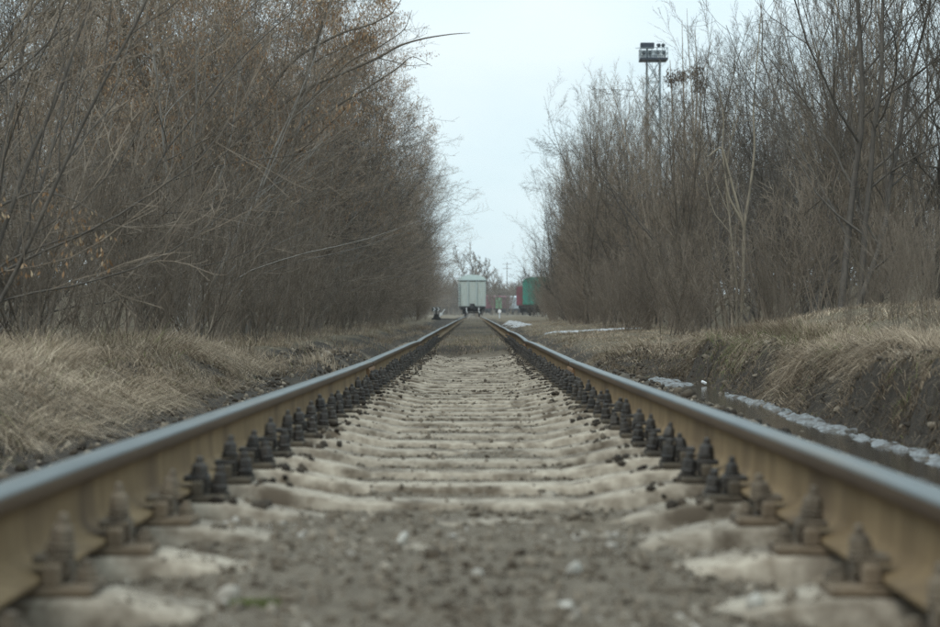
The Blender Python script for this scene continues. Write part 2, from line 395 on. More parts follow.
# ------------------------------------------------------------------ rails
def rail_profile():
    h = [(.0, 0), (.07, 0), (.07, .0105), (.032, .020), (.0135, .032), (.0085, .047), (.0082, .098), (.011, .118), (.031, .1275), (.0355, .132)]
    top = [(.036, .156), (.0335, .163), (.026, .1668), (.012, .168)]
    r = h[1:] + top
    return [(x, z - .168) for x, z in r] + [(-x, z - .168) for x, z in reversed(r)]
RP = np.array(rail_profile()); NP_ = len(RP)
GA = .76 + .036
def rail_mesh(side, d0, d1):
    step = .25 if d0 < 30 else .5 if d0 < 60 else 2
    n = max(2, int((d1 - d0) / step) + 1); dd = np.linspace(d0 + .004, d1 - .004, n)
    cant = -side * .05
    px = RP[:, 0] * math.cos(cant) - RP[:, 1] * math.sin(cant); pz = RP[:, 0] * math.sin(cant) + RP[:, 1] * math.cos(cant)
    kx = .012 * np.interp(dd, [0, 14.9, 28.3, 35, 41.7, 60, 90, 400], [0, 0, .5, 2.6, .3, 1, 0, 0]) * (1 if side < 0 else .6)
    V = np.zeros((n, NP_, 3)); V[:, :, 0] = TRX + side * GA + px[None] + kx[:, None]; V[:, :, 1] = dd[:, None]
    V[:, :, 2] = -H_RAIL + pz[None] + zr(dd)[:, None]
    I = np.arange(n * NP_).reshape(n, NP_); J = np.roll(I, -1, 1)
    qq = np.stack([I[:-1], J[:-1], J[1:], I[1:]], -1).reshape(-1, 4)
    e = np.arange(NP_); mi = np.zeros(NP_, int)
    hs = (RP[:, 1] > -.0455)
    nxt = np.roll(hs, -1); mi[hs & nxt] = 1
    tp = RP[:, 1] > -.0125; mi[tp & np.roll(tp, -1)] = 2
    mats = np.concatenate([np.tile(mi, n - 1), [0, 0]])
    caps = np.stack([I[0][::-1], I[-1]])
    return mesh_np('rail', V, [qq, caps], [MT['rust_web'], MT['rust_dark'], MT['steel']], False, None, mats)

def fish_mesh():
    m = MB(); m.prism([(-.012, .028), (.0, .022), (.014, .034), (.014, .106), (.004, .118), (-.012, .112)], 'Y', -.40, .40); return m.mesh('fishplate', MT['fishplate'])
FISH = fish_mesh()
def bolt_mesh():
    m = MB(); m.lathe([(.02, 0), (.02, .006), (.017, .008), (.017, .026), (.010, .027), (.010, .045), (.008, .047)], (0, 0, 0), 6, 'X'); return m.mesh('bolt', MT['oily'])
FBOLT = bolt_mesh()
RANK = ['nearest the camera, blurred and broad', 'second from the camera, up to the second joint', 'third from the camera, kinked at its low joint', 'fourth from the camera, past the grassy hump', 'fifth from the camera, beside the dry grass']
for side, nm in ((-1, 'left'), (1, 'right')):
    for i in range(len(JOINTS) - 1):
        a, b = JOINTS[i], JOINTS[i + 1]
        o = link('rail', rail_mesh(side, a, b))
        if i == 0: lab = f'{nm}-hand rusty rail length running out of the photo under the camera'
        elif i <= 5: lab = f'{nm}-hand rusty rail length {RANK[i-1]}'
        else: lab = f'{nm}-hand rail length far up the track towards the white wagon'
        tag(o, lab, 'rail', 'running rails of the track')
        if 2 <= i + 1 <= 4:
            for sg in (-1, 1):
                f = link('fishplate', FISH, o, (TRX + side * GA + sg * .0215, b, -H_RAIL - .168 + float(zr(b)) + .004)); f.rotation_euler = (0, 0, 0 if sg > 0 else math.pi)
                for y in (-.3, -.1, .1, .3):
                    link('bolt', FBOLT, f, (.0145, y, .072))

# ------------------------------------------------------------------ sleepers with their fastenings
def sleeper_mesh(seed):
    st = np.array([-1.35, -1.34, -1.2, -1.05, -.98, -.80, -.62, -.56, -.45, -.34, -.2, 0, .2, .34, .45, .56, .62, .80, .98, 1.05, 1.2, 1.34, 1.35])
    zt = np.interp(np.abs(st), [0, .34, .58, .62, 1.0, 1.06, 1.35], [-.055, -.052, -.005, 0, 0, -.012, -.028])
    rng = np.random.default_rng(seed); V = []
    for x, z in zip(st, zt):
        e = .02 if abs(x) > 1.345 else 0
        j = lambda s: (rng.random() - .5) * s
        V.append([(x, -.15, -.21), (x, .15, -.21), (x, .104 + j(.006), z - .035 - e), (x, .096 + j(.007), z - .008 - e + j(.005)), (x, .088 + j(.008), z - e + j(.003)),
                  (x, 0, z - e + j(.004)), (x, -.088 + j(.008), z - e + j(.003)), (x, -.096 + j(.007), z - .008 - e + j(.005)), (x, -.104 + j(.006), z - .035 - e)])
    V = np.array(V); n, k = V.shape[:2]; I = np.arange(n * k).reshape(n, k); J = np.roll(I, -1, 1)
    qq = np.stack([I[:-1], I[1:], J[1:], J[:-1]], -1).reshape(-1, 4)
    return mesh_np('sleeper_body', V, [qq, np.stack([I[0], I[-1][::-1]])], MT['concrete'])
SLEEP = [sleeper_mesh(s) for s in range(5)]
def plate_mesh(mat):
    m = MB(); m.box((0, 0, .009), (.335, .14, .018), b=.004)
    for sx in (-1, 1):
        m.box((sx * .094, .042, .036), (.030, .05, .036), b=.004); m.box((sx * .094, -.042, .036), (.030, .05, .036), b=.004)
    return m.mesh('tie_plate', mat)
def clamp_mesh(mat):
    m = MB(); m.box((.007, 0, .059), (.062, .062, .014), b=.003); m.box((-.02, 0, .042), (.012, .05, .022), b=.002)
    return m.mesh('rail_clamp', mat)
def clip_mesh(mat):
    m = MB(); m.lathe([(.025, .066), (.0265, .070), (.020, .074), (.025, .080), (.021, .084)], (0, 0, 0), 10)
    m.lathe([(.021, .084), (.0225, .087), (.0195, .106), (.013, .113)], (0, 0, 0), 6); m.lathe([(.0105, .112), (.009, .128), (.005, .132)], (0, 0, 0), 8)
    return m.mesh('clip_bolt', mat)
def insert_mesh(mat):
    m = MB(); m.lathe([(.027, .018), (.028, .024), (.021, .026), (.024, .034), (.02, .04)], (0, 0, 0), 10)
    m.lathe([(.0195, .04), (.021, .043), (.02, .064), (.015, .068)], (0, 0, 0), 6); m.lathe([(.0125, .068), (.0125, .084), (.009, .088)], (0, 0, 0), 8)
    return m.mesh('insert_bolt', mat)
def make_sleeper(oily, body):
    a, b = ('plate_oily', 'oily') if oily else ('plate', 'dusty')
    root = empty('concrete_sleeper'); kids = []
    kids.append(link('sleeper_body', body, root))
    for side in (-1, 1):
        p = link('tie_plate', PM[a], root, (side * GA, 0, .001)); pk = []
        for sx in (-1, 1):
            c = link('rail_clamp', CM[b], p, (sx * .094, 0, 0)); c.rotation_euler[2] = 0 if sx < 0 else math.pi
            c2 = link('clip_bolt', BM[b], p, (sx * .094, 0, 0)); c3 = link('insert_bolt', IM[b], p, (sx * .145, 0, 0))
            for q_ in (c2, c3): q_.rotation_euler = (rnd.uniform(-.04, .04), rnd.uniform(-.04, .04), rnd.uniform(0, 1))
            pk += [c, c2, c3]
        KIDS[p.name] = pk; kids.append(p)
    KIDS[root.name] = kids
    return root
PM = {k: plate_mesh(MT[k]) for k in ('plate', 'plate_oily')}
CM = {k: clamp_mesh(MT[k]) for k in ('dusty', 'oily')}; BM = {k: clip_mesh(MT[k]) for k in ('dusty', 'oily')}; IM = {k: insert_mesh(MT[k]) for k in ('dusty', 'oily')}
protos = {}
SL_D = [5.10 + .581 * k for k in range(-5, 58)]
ORD = ['first', 'second', 'third', 'fourth', 'fifth', 'sixth', 'seventh', 'eighth', 'ninth', 'tenth', 'eleventh', 'twelfth']
for k, d in enumerate(SL_D):
    oily = k > 4; key = (oily, k % 5)
    if key not in protos: protos[key] = o = make_sleeper(oily, SLEEP[k % 5])
    else: o = copy_tree(protos[key])
    for p_ in o.children:
        if not p_.name.startswith('tie_plate'): continue
        for b_ in p_.children:
            if 'bolt' in b_.name:
                b_.rotation_euler = (rnd.gauss(0, .055), rnd.gauss(0, .055), rnd.uniform(0, 6)); q_ = rnd.uniform(.9, 1.12); b_.scale = (q_, q_, rnd.uniform(.86, 1.1) * (.62 if b_.name.startswith('insert') and k < 5 else 1))
            else: b_.rotation_euler[2] += rnd.gauss(0, .06)
    o.location = (TRX, d + rnd.uniform(-.012, .012), -H_RAIL - .168 - .020 + float(zr(d)))
    o.rotation_euler = (0, 0, rnd.uniform(-.008, .008))
    if k < 2: lab = 'concrete sleeper buried in gravel under the bottom edge of the photo'
    elif k == 2: lab = 'concrete sleeper with only its two ends showing, lowest in the photo'
    elif k == 3: lab = 'concrete sleeper with a gravel-covered middle, second lowest in the photo'
    elif k == 4: lab = 'concrete sleeper with its middle half covered, just before the first fully bare one'
    elif k == 5: lab = 'nearest concrete sleeper showing its pale top from rail to rail'
    elif k - 5 < 12: lab = f'{ORD[k-5]} pale concrete sleeper counted from the nearest fully bare one'
    elif d < 15.2: lab = 'weathered concrete sleeper just before the first visible rail joint'
    elif d < 21: lab = 'rubble-strewn concrete sleeper just beyond the first visible rail joint'
    elif d < 28.6: lab = 'rubble-strewn concrete sleeper in the last stretch before the grassy hump'
    else: lab = 'concrete sleeper buried under the grassy hump between the rails'
    tag(o, lab, 'sleeper', 'concrete sleepers under the rails')

# ------------------------------------------------------------------ ballast stones and crumbled dirt
ICO_V = []
_p = (1 + 5 ** .5) / 2
for a, b in ((-1, _p), (1, _p), (-1, -_p), (1, -_p)): ICO_V += [(a, b, 0), (0, a, b), (b, 0, a)]
ICO_V = np.array(ICO_V, float); ICO_V /= np.linalg.norm(ICO_V[0])
def hull_faces(P):
    fs = []
    n = len(P)
    for i in range(n):
        for j in range(n):
            for k in range(n):
                if i < j and i < k and j != k:
                    nrm = np.cross(P[j] - P[i], P[k] - P[i]); s = (P - P[i]) @ nrm
                    if np.linalg.norm(nrm) > 1e-6 and (s < 1e-6).all(): fs.append((i, j, k))
    return np.array(fs)
ICO_F = hull_faces(ICO_V)
def stones(C, size, rng, flat=.65):
    n = len(C); V = ICO_V[None] * rng.uniform(.72, 1.2, (n, 12, 1)) * rng.uniform(.65, 1.35, (n, 1, 3)) * np.array([1, 1, flat])
    ax = rng.normal(size=(n, 3)); ax /= np.linalg.norm(ax, axis=1)[:, None]; th = rng.uniform(0, 6.28, n) * .5
    c, s = np.cos(th)[:, None, None], np.sin(th)[:, None, None]; K = ax[:, None, :]
    V = V * c + np.cross(np.broadcast_to(K, V.shape), V) * s + K * (K * V).sum(-1, keepdims=True) * (1 - c)
    V = V * size[:, None, None] + C[:, None, :]
    Fc = (ICO_F[None] + (np.arange(n) * 12)[:, None, None]).reshape(-1, 3)
    return V.reshape(-1, 3), Fc
SLA = np.array(SL_D)
def sleeper_top(X, d):
    """height of the sleeper surface at (X,d), -9 where there is none"""
    Xc = np.abs(X - TRX); i = np.clip(np.round((d - SLA[0]) / .581).astype(int), 0, len(SLA) - 1); off = np.abs(d - SLA[i])
    z = np.interp(Xc, [0, .34, .58, .62, 1.0, 1.06, 1.35], [-.055, -.052, -.005, 0, 0, -.012, -.028]) - H_RAIL - .188 + zr(d)
    z = z - np.clip((off - .085) / .065, 0, 1) * .2
    return np.where((off < .15) & (Xc < 1.34), z, -9)
def rail_clear(X): return np.abs(np.abs(X - TRX) - GA) > .1
n = 30000
d = 2.4 * (14.5 / 2.4) ** RNG.random(n); X = TRX + RNG.uniform(-1.45, 1.45, n)
gzv = ground_z(X, d); stp = sleeper_top(X, d); on = stp > gzv + .004
keep = rail_clear(X) & (~on | (RNG.random(n) < np.where(d > 9.5, .22, np.where(d < 5.3, .48, .15))))
d, X, gzv, stp, on = d[keep], X[keep], gzv[keep], stp[keep], on[keep]
sz = (.003 + .0125 * RNG.random(len(d)) ** 2.6) * np.where(on, .8, 1.0) * np.where(RNG.random(len(d)) < .05, 1.6, 1)
V, Fc = stones(np.stack([X, d, np.maximum(gzv, stp) + sz * .12], -1), sz, RNG, .55)
tag(link('gravel', mesh_np('gravel', V, Fc, MT['stone'], False, np.repeat(np.clip(RNG.random(len(d)) ** 1.2 * .75 + .12 + .9 * fbm(X * 2.6, d * 1.6, 47, 3), 0, 1), 12))), kind='stuff')
# crumbled dirt and chips lying on and between the farther sleepers
n = 12000
d = RNG.uniform(6.5, 28.6, n); X = TRX + RNG.uniform(-.70, .70, n)
cl = fbm(X * 3.0, d * 1.6, 55, 3); edge = np.abs(X - TRX) > .45
keep = (RNG.random(n) < np.clip((cl - .0) * 5, .05, 1) * (.35 + .65 * ss(9, 15, d))) | (edge & (RNG.random(n) < .35))
d, X, edge = d[keep], X[keep], edge[keep]
sz = .004 + .015 * RNG.random(len(d)) ** 2.2; z = np.maximum(ground_z(X, d), sleeper_top(X, d))
V, Fc = stones(np.stack([X, d, z + sz * .2], -1), sz, RNG, .45)
tt = np.clip(RNG.random(len(d)) * np.where(edge, .6, .8) + np.where(edge, 0, .25), 0, 1)
tag(link('rubble', mesh_np('rubble', V, Fc, MT['clod'], False, np.repeat(tt, 12))), kind='stuff')
# dark oily dirt heaped along the fastenings
n = 5200
side = np.where(RNG.random(n) < .5, -1, 1); d = RNG.uniform(5, 46, n); X = TRX + side * (GA - RNG.uniform(.085, .27, n))
sz = RNG.uniform(.006, .022, n); z = np.maximum(ground_z(X, d), sleeper_top(X, d))
V, Fc = stones(np.stack([X, d, z + sz * .2], -1), sz, RNG, .7)
tag(link('oily_dirt', mesh_np('oily_dirt', V, Fc, MT['clod'], False, np.repeat(RNG.random(n) ** 2 * .7, 12))), kind='stuff')
# mud lumps along the ditch and the left shoulder
n = 2600
left = RNG.random(n) < .4; d = np.where(left, RNG.uniform(5.5, 24, n), RNG.uniform(6, 20.5, n)); X = np.where(left, -RNG.uniform(1.3, 2.0, n), RNG.uniform(1.25, 2.7, n))
sz = RNG.uniform(.006, .03, n) * np.where(RNG.random(n) < .05, 1.8, 1); z = ground_z(X, d)
keep = (z > -.63) | (RNG.random(n) < .15)
V, Fc = stones(np.stack([X, d, z + sz * .2], -1)[keep], sz[keep], RNG, .7)
tag(link('mud_lumps', mesh_np('mud_lumps', V, Fc, MT['clod'], False, np.repeat(RNG.random(keep.sum()) ** 1.6, 12))), kind='stuff')
# single pale stones one can point at
def big_stone(px, py, size, lab, flat=.42):
    d0 = 3.0
    for _ in range(40):                                   # where the view ray meets the bed
        p = at(px, py, d0); g_ = max(gz(p.x, d0), float(sleeper_top(np.array([p.x]), np.array([d0]))[0]))
        d0 = max(2.4, d0 * (1 + .5 * (p.z - g_) / .5)) if p.z > g_ else d0 * .985
    p = at(px, py, d0); r2 = np.random.default_rng(int(px))
    V, Fc = stones(np.zeros((1, 3)), np.array([size]), r2, flat)
    o = link('loose_stone', mesh_np('loose_stone', V, Fc, MT['pale_stone']), None, (p.x, d0, p.z + size * .2))
    tag(o, lab, 'stone', 'loose pale stones on the track bed')
big_stone(756, 607, .020, 'bright pale stone lying loose at the bottom right of the track bed')
big_stone(402, 541, .024, 'flat whitish stone just in front of the nearest fully bare sleeper')
big_stone(574, 575, .022, 'pale pointed stone on the gravel, right of the track centre')
big_stone(566, 608, .016, 'small pale stone lowest in the gravel near the bottom of the photo')
big_stone(478, 575, .018, 'small flat pale stone in the gravel at the track centre')

# ------------------------------------------------------------------ grass
def blades(P, Hh, Wd, lean, curl, rng, tint, S=3):
    """P (n,3) roots; lean (n,3) sideways drift of the tip in blade heights; curl bends the tip down"""
    n = len(P); t = np.linspace(0, 1, S + 1)[None, :, None]
    up = np.array([0, 0, 1.0]); Lh = Hh[:, None, None]
    C = P[:, None, :] + Lh * (up * (t - curl[:, None, None] * t ** 2.2) + lean[:, None, :] * t ** 1.5)
    a = rng.uniform(0, 6.283, n); w = np.stack([np.cos(a), np.sin(a), np.zeros(n)], -1)[:, None, :] * Wd[:, None, None] * .5 * (1 - .85 * t ** 1.5)
    V = np.stack([C - w, C + w], 2).reshape(n, -1, 3)
    I = (np.arange(n) * (2 * (S + 1)))[:, None]
    Fq = np.concatenate([np.stack([I + 2 * s, I + 2 * s + 1, I + 2 * s + 3, I + 2 * s + 2], -1) for s in range(S)], 1).reshape(-1, 4)
    return V.reshape(-1, 3), Fq, np.repeat(tint, 2 * (S + 1))
def grass_obj(name, X, d, Hm, Hs, W_, lean_x, spread, curl, tint, seed, S=3, clump=2.2):
    rng = np.random.default_rng(seed); n = len(X)
    P = np.stack([X, d, ground_z(X, d) - .01], -1)
    cn = fbm(X * clump, d * clump, seed, 2); ang = 6.283 * 1.6 * vnoise(X * clump * .8, d * clump * .8, seed + 3)
    Hh = np.maximum(.03, Hm * (1 + 1.3 * cn) + Hs * rng.normal(size=n))
    ln = np.stack([lean_x + .45 * spread * np.cos(ang) + spread * .6 * rng.normal(size=n), .45 * spread * np.sin(ang) + spread * .6 * rng.normal(size=n), np.zeros(n)], -1)
    V, Fq, T = blades(P, Hh, W_ * rng.uniform(.6, 1.3, n), ln, np.clip(curl + .25 * rng.normal(size=n), 0, 1.6), rng, tint, S)
    tag(link(name, mesh_np(name, V, Fq, MT['grass'], False, T)), kind='stuff')
def tint_of(X, d, rng, green=0.0, s=0, base=.5):
    n = len(X); t = np.clip(base + .5 * fbm(X * 1.3, d * 1.3, 91 + s, 3) + .2 * rng.normal(size=n), .02, .91)
    return np.where(rng.random(n) < green, rng.uniform(.94, 1, n), t)
R2 = np.random.default_rng(5)
def tussocks(name, CX, CD, n_per, Lm, sig, W_, down, curl, seed, green=0.0, base=.55, S=4, flat=.75):
    """hair-like clumps: blades leave a shared foot, fan out and droop, more so down the slope (down = x drift)"""
    rng = np.random.default_rng(seed); m = len(CX); i = np.repeat(np.arange(m), n_per); n = len(i)
    L_ = (Lm * rng.uniform(.55, 1.35, m))[i] * rng.uniform(.45, 1.15, n)
    a = rng.uniform(0, 6.283, n); r = np.abs(rng.normal(size=n)); sg = (sig * rng.uniform(.6, 1.4, m))[i]
    dx, dy = np.cos(a) * r * sg, np.sin(a) * r * sg; X = CX[i] + dx; d = CD[i] + dy
    wind = 6.283 * 1.4 * vnoise(CX * .9, CD * .6, seed + 3)
    dn = (np.broadcast_to(np.asarray(down, float), (m,)) * rng.uniform(-.15, 1.35, m))[i]
    ln = np.stack([flat * np.cos(a) * rng.uniform(.1, 1, n) + dn + (.35 * np.cos(wind))[i], flat * np.sin(a) * rng.uniform(.1, 1, n) + (.35 * np.sin(wind))[i], np.zeros(n)], -1)
    cv = np.clip((np.broadcast_to(np.asarray(curl, float), (m,)) * rng.uniform(.6, 1.25, m))[i] + .22 * rng.normal(size=n), 0, 1.9)
    tn = np.clip(base + .42 * (rng.random(m) - .5)[i] + .5 * fbm(CX * .8, CD * .5, 91 + seed, 2)[i] + .17 * rng.normal(size=n), .0, .915)
    gr = np.broadcast_to(np.asarray(green, float), (m,))[i]; tn = np.where(rng.random(n) < gr, rng.uniform(.94, 1, n), tn)
    V, Fq, T = blades(np.stack([X, d, ground_z(X, d) - .015], -1), L_, W_ * rng.uniform(.6, 1.3, n), ln, cv, rng, tn, S)
    tag(link(name, mesh_np(name, V, Fq, MT['grass'], False, T)), kind='stuff')
# left bank: long straw combed down towards the track
m = 680; CD = 3.8 + 14.0 * R2.random(m) ** 1.05; CX = -R2.uniform(1.78, 2.75, m); k_ = R2.random(m) < (1 - ss(15.8, 17.6, CD)); CX, CD = CX[k_], CD[k_]
fc = 1 - ss(2.05, 2.45, -CX)
tussocks('dry_grass', CX, CD, 110, .205, .085, .0036, .55 * fc + .18, .55 + .5 * fc, 21, .02, .60)
m = 420; CD = 6.5 + 12 * R2.random(m); CX = -R2.uniform(2.3, 4.2, m)
tussocks('dry_grass', CX, CD, 62, .20, .13, .0045, .1, .55, 22, .22 * (fbm(CX * .8, CD * .5, 5) > .16), .60, 3)
# left verge beyond the bank
m = 760; CD = 16 * (75 / 16) ** R2.random(m); CX = -R2.uniform(1.4, 3.8, m); k_ = R2.random(m) < np.clip(.6 + 2.5 * fbm(CX * 1.4, CD * .5, 63, 3), .1, 1); CX, CD = CX[k_], CD[k_]
tussocks('dry_grass', CX, CD, 46, .15, .16, .0058, .05, .5, 23, .02, .55, 3)
# right bank: crest hanging over the ditch, matted slope behind it
m = 720; CD = 3.5 + 17.0 * R2.random(m); CX = R2.uniform(2.26, 3.0, m) - .10 * (R2.random(m) < .15); fc = 1 - ss(2.4, 2.75, CX)
tussocks('dry_grass', CX, CD, 105, .18, .085, .0040, -.6 * fc - .1, .6 + .55 * fc, 24, np.clip(fbm(CX * .9, CD * .4, 31, 2) * .9 + .03, 0, .3), .48)
m = 1050; CD = 3.5 + 23.5 * R2.random(m); CX = 2.9 + 4.8 * R2.random(m) ** 1.1
tussocks('dry_grass', CX, CD, 50, .145, .17, .0055, -.12, .95, 25, .02, .56, 3, 1.0)
m = 1500; CD = 19.6 * (95 / 19.6) ** (R2.random(m) ** 1.15); CX = R2.uniform(1.35, 5.2, m); k_ = R2.random(m) < np.clip(.75 + 1.8 * fbm(CX * 1.1, CD * .4, 73, 3), .1, 1); CX, CD = CX[k_], CD[k_]
tussocks('dry_grass', CX, CD, 42, .125, .17, .0062, -.08, .85, 26, .02, .64, 3, .9)
m = 420; CD = 4 + 16.3 * R2.random(m); CX = R2.uniform(2.10, 2.42, m)
tussocks('root_mat', CX, CD, 62, .105, .06, .0042, -.45, 1.15, 29, .02, .20, 3)
m = 240; CD = 18.6 + 3.2 * R2.random(m); CX = R2.uniform(1.35, 2.6, m)
tussocks('root_mat', CX, CD, 60, .12, .08, .0050, 0, .9, 30, .02, .32, 3)
# the grassy hump between the rails
n = 30000; d = 28.6 * (150 / 28.6) ** (R2.random(n) ** 1.25); X = TRX + R2.uniform(-.66, .66, n)
k_ = R2.random(n) < np.clip(.55 + 2.2 * fbm(X * 2.2, d * .5, 83, 3), .05, 1) * (1 - .75 * ss(34, 50, d)); X, d = X[k_], d[k_]
grass_obj('dry_grass', X, d, .05, .02, .006, 0, .5, .4, tint_of(X, d, R2, .06, base=.5), 27, S=2)
# small fresh green tufts behind the left bank
m = 26; q_ = R2.random(m) < .6; CX = np.where(q_, -3.35, -3.05) + R2.normal(size=m) * .16; CD = np.where(q_, 17.6, 13.9) + R2.normal(size=m) * .35
tussocks('green_grass', CX, CD, 40, .12, .07, .005, .1, .5, 28, .75, .5, 3)
# moss spot in the near gravel
n = 500; a = R2.uniform(0, 6.28, n); rr = R2.random(n) ** .5 * .05; c = at(253, 585, 3.42)
X = c.x + rr * np.cos(a); d = 3.42 + rr * np.sin(a)
V, Fq, T = blades(np.stack([X, d, ground_z(X, d)], -1), R2.uniform(.008, .02, n), np.full(n, .003), R2.normal(size=(n, 3)) * .3 * np.array([1, 1, 0]), np.full(n, .2), R2, R2.uniform(.94, 1, n), 2)
tag(link('moss', mesh_np('moss', V, Fq, MT['grass'], False, T)), kind='stuff')

# ------------------------------------------------------------------ bare trees
def unit(v): return v / np.maximum(np.linalg.norm(v, axis=-1, keepdims=True), 1e-9)
def grow(rng, P, D, Ln, R, S, wob, trop, taper, drift=None):
    N = len(P); pts = np.zeros((N, S + 1, 3)); pts[:, 0] = P; d = unit(D); dirs = np.zeros((N, S + 1, 3)); dirs[:, 0] = d
    tr = np.array(trop) if np.ndim(trop) else np.array([0, 0, trop])
    for s in range(S):
        d = unit(d + wob * rng.normal(size=(N, 3)) + tr * (1.0 if drift is None else drift(s / S)))
        pts[:, s + 1] = pts[:, s] + d * (Ln / S)[:, None]; dirs[:, s + 1] = d
    t = np.linspace(0, 1, S + 1)[None]; rad = R[:, None] * (1 - (1 - taper) * t ** .9)
    return pts, rad, dirs
def kids(rng, pts, rad, dirs, Ln, n, t0, t1, ang, angsd, lr, fall, rr, rmin):
    N, S1 = rad.shape; i = np.repeat(np.arange(N), n); m = len(i)
    t = t0 + (t1 - t0) * ((np.tile(np.arange(n), N) + rng.random(m)) / n); u = t * (S1 - 1); k = np.minimum(u.astype(int), S1 - 2); f = (u - k)[:, None]
    P = pts[i, k] * (1 - f) + pts[i, k + 1] * f; D = unit(dirs[i, k] * (1 - f) + dirs[i, k + 1] * f); r = rad[i, k] * (1 - f[:, 0]) + rad[i, k + 1] * f[:, 0]
    perp = unit(np.cross(D, rng.normal(size=(m, 3)))); a = np.radians(ang + angsd * rng.normal(size=m))[:, None]
    return P, D * np.cos(a) + perp * np.sin(a), Ln[i] * lr * (1 - fall * t) * rng.uniform(.55, 1.25, m), np.maximum(r * rr, rmin)
def tubes(pts, rad, k):
    N, S1 = rad.shape; T = np.gradient(pts, axis=1); T = unit(T)
    ref = np.eye(3)[np.argmin(np.abs(T.mean(1)), axis=1)][:, None, :]
    u = unit(np.cross(T, np.broadcast_to(ref, T.shape))); w = np.cross(T, u); a = 2 * np.pi * np.arange(k) / k
    V = pts[:, :, None] + rad[:, :, None, None] * (u[:, :, None] * np.cos(a)[None, None, :, None] + w[:, :, None] * np.sin(a)[None, None, :, None])
    I = np.arange(N * S1 * k).reshape(N, S1, k); J = np.roll(I, -1, 2)
    return V.reshape(-1, 3), np.stack([I[:, :-1], J[:, :-1], J[:, 1:], I[:, 1:]], -1).reshape(-1, 4)
def join(parts):
    Vs, Fs, o = [], [], 0
    for V, Fq in parts: Vs.append(V); Fs.append(Fq + o); o += len(V)
    return np.concatenate(Vs), np.concatenate(Fs)
def hanging_keys(rng, ends, n_per, size):
    m = len(ends) * n_per; C = np.repeat(ends, n_per, 0) + rng.normal(size=(m, 3)) * np.array([1, 1, .8]) * size * 1.1
    a = rng.uniform(0, 6.28, m); u = np.stack([np.cos(a), np.sin(a), np.zeros(m)], -1) * size * .22
    dn = unit(np.stack([rng.normal(size=m) * .3, rng.normal(size=m) * .3, -np.ones(m)], -1)) * (size * rng.uniform(.7, 1.3, m))[:, None]
    bw = np.stack([-np.sin(a), np.cos(a), np.zeros(m)], -1) * size * .1
    V = np.stack([C, C + dn * .55 - u + bw, C + dn, C + dn * .6 + u + bw], 1).reshape(-1, 3)
    return V, np.arange(m * 4).reshape(-1, 4), np.repeat(rng.random(m), 4)

def tree_meshes(seed, H, stems=1, base_r=None, lean=(0, 0, 0), splay=.25, n1=16, n2=8, n3=6, a1=38, trop1=.10, trop0=.03, wob=.07, l1=.42, l2=.42, l3=.45,
                t0=.12, droop=0.0, keys=0, mats=('bark', 'twig'), rmin=.0024, extra=None, a2=36):
    rng = np.random.default_rng(seed); base_r = base_r or H * .0065
    trop0, trop1 = [np.array(t_, float) if np.ndim(t_) else np.array([0, 0, t_]) for t_ in (trop0, trop1)]; droop = np.array([0, 0, droop])
    P = np.zeros((stems, 3)); P[:, :2] = rng.normal(size=(stems, 2)) * .12 * (stems > 1)
    D = np.array([0, 0, 1.0]) + np.array(lean) + np.concatenate([rng.normal(size=(stems, 2)) * splay, np.zeros((stems, 1))], 1) * (stems > 1)
    Ls = H * rng.uniform(.72, 1.02, stems); Ls[0] = H; Rs = base_r * rng.uniform(.6, 1, stems); Rs[0] = base_r
    s_p, s_r, s_d = grow(rng, P, D, Ls, Rs, 14, wob, trop0, .08)
    trunk = [tubes(s_p, np.maximum(s_r, .004), 6)]
    P1, D1, L1, R1 = kids(rng, s_p, s_r, s_d, Ls, n1, t0, .97, a1, 9, l1, .62, .55, .004)
    p1, r1, d1 = grow(rng, P1, D1, L1, R1, 8, wob * 1.7, trop1, .25)
    trunk.append(tubes(p1, np.maximum(r1, rmin * 1.2), 4))
    P2, D2, L2, R2_ = kids(rng, p1, r1, d1, L1, n2, .12, .98, a2, 15, l2, .45, .55, rmin * 1.2)
    L2 = np.maximum(L2, .22)
    p2, r2, d2 = grow(rng, P2, D2, L2, R2_, 5, wob * 2.3, trop1 * .7 - droop, .4)
    P3, D3, L3, R3 = kids(rng, p2, r2, d2, L2, n3, .12, 1.0, a2, 17, l3, .35, .65, rmin)
    L3 = np.maximum(L3, .12)
    p3, r3, d3 = grow(rng, P3, D3, L3, R3, 3, wob * 2, trop1 * .6 - droop, .55)
    crown = [tubes(p2, np.maximum(r2, rmin), 3), tubes(p3, np.maximum(r3, rmin * .8), 3)]
    if extra:
        for (ep, er) in extra: trunk.append(tubes(np.array(ep, float)[None], np.array(er, float)[None], 5))
    V, Fq = join(trunk); tm = mesh_np('trunk', V, Fq, MT[mats[0]], True)
    V, Fq = join(crown); cm = mesh_np('crown', V, Fq, MT[mats[1]], True)
    km = None
    if keys:
        e = p3[:, -1]; e = e[rng.random(len(e)) < keys]; e = e[e[:, 2] > H * .3]
        kv, kf, kt = hanging_keys(rng, e, 6, .075); km = mesh_np('seed_clusters', kv, kf, MT['keys'], False, kt)
    smp = np.concatenate([s_p[:, ::3].reshape(-1, 3), p1[:, -1], p2[::3, -1], p3[::9, -1]])
    return tm, cm, km, H, smp
def place(ms, name, x, y, h, rz, label, cat, group=None, wide=1.0):
    tm, cm, km, H = ms[:4]; s = h / H
    o = empty(name, (x, y, gz(x, y) - .04), rz); o.scale = (s * wide, s * wide, s)
    link('trunk', tm, o); link('crown', cm, o)
    if km: tag(link('seed_clusters', km, o), kind='stuff')
    return tag(o, label, cat, group)

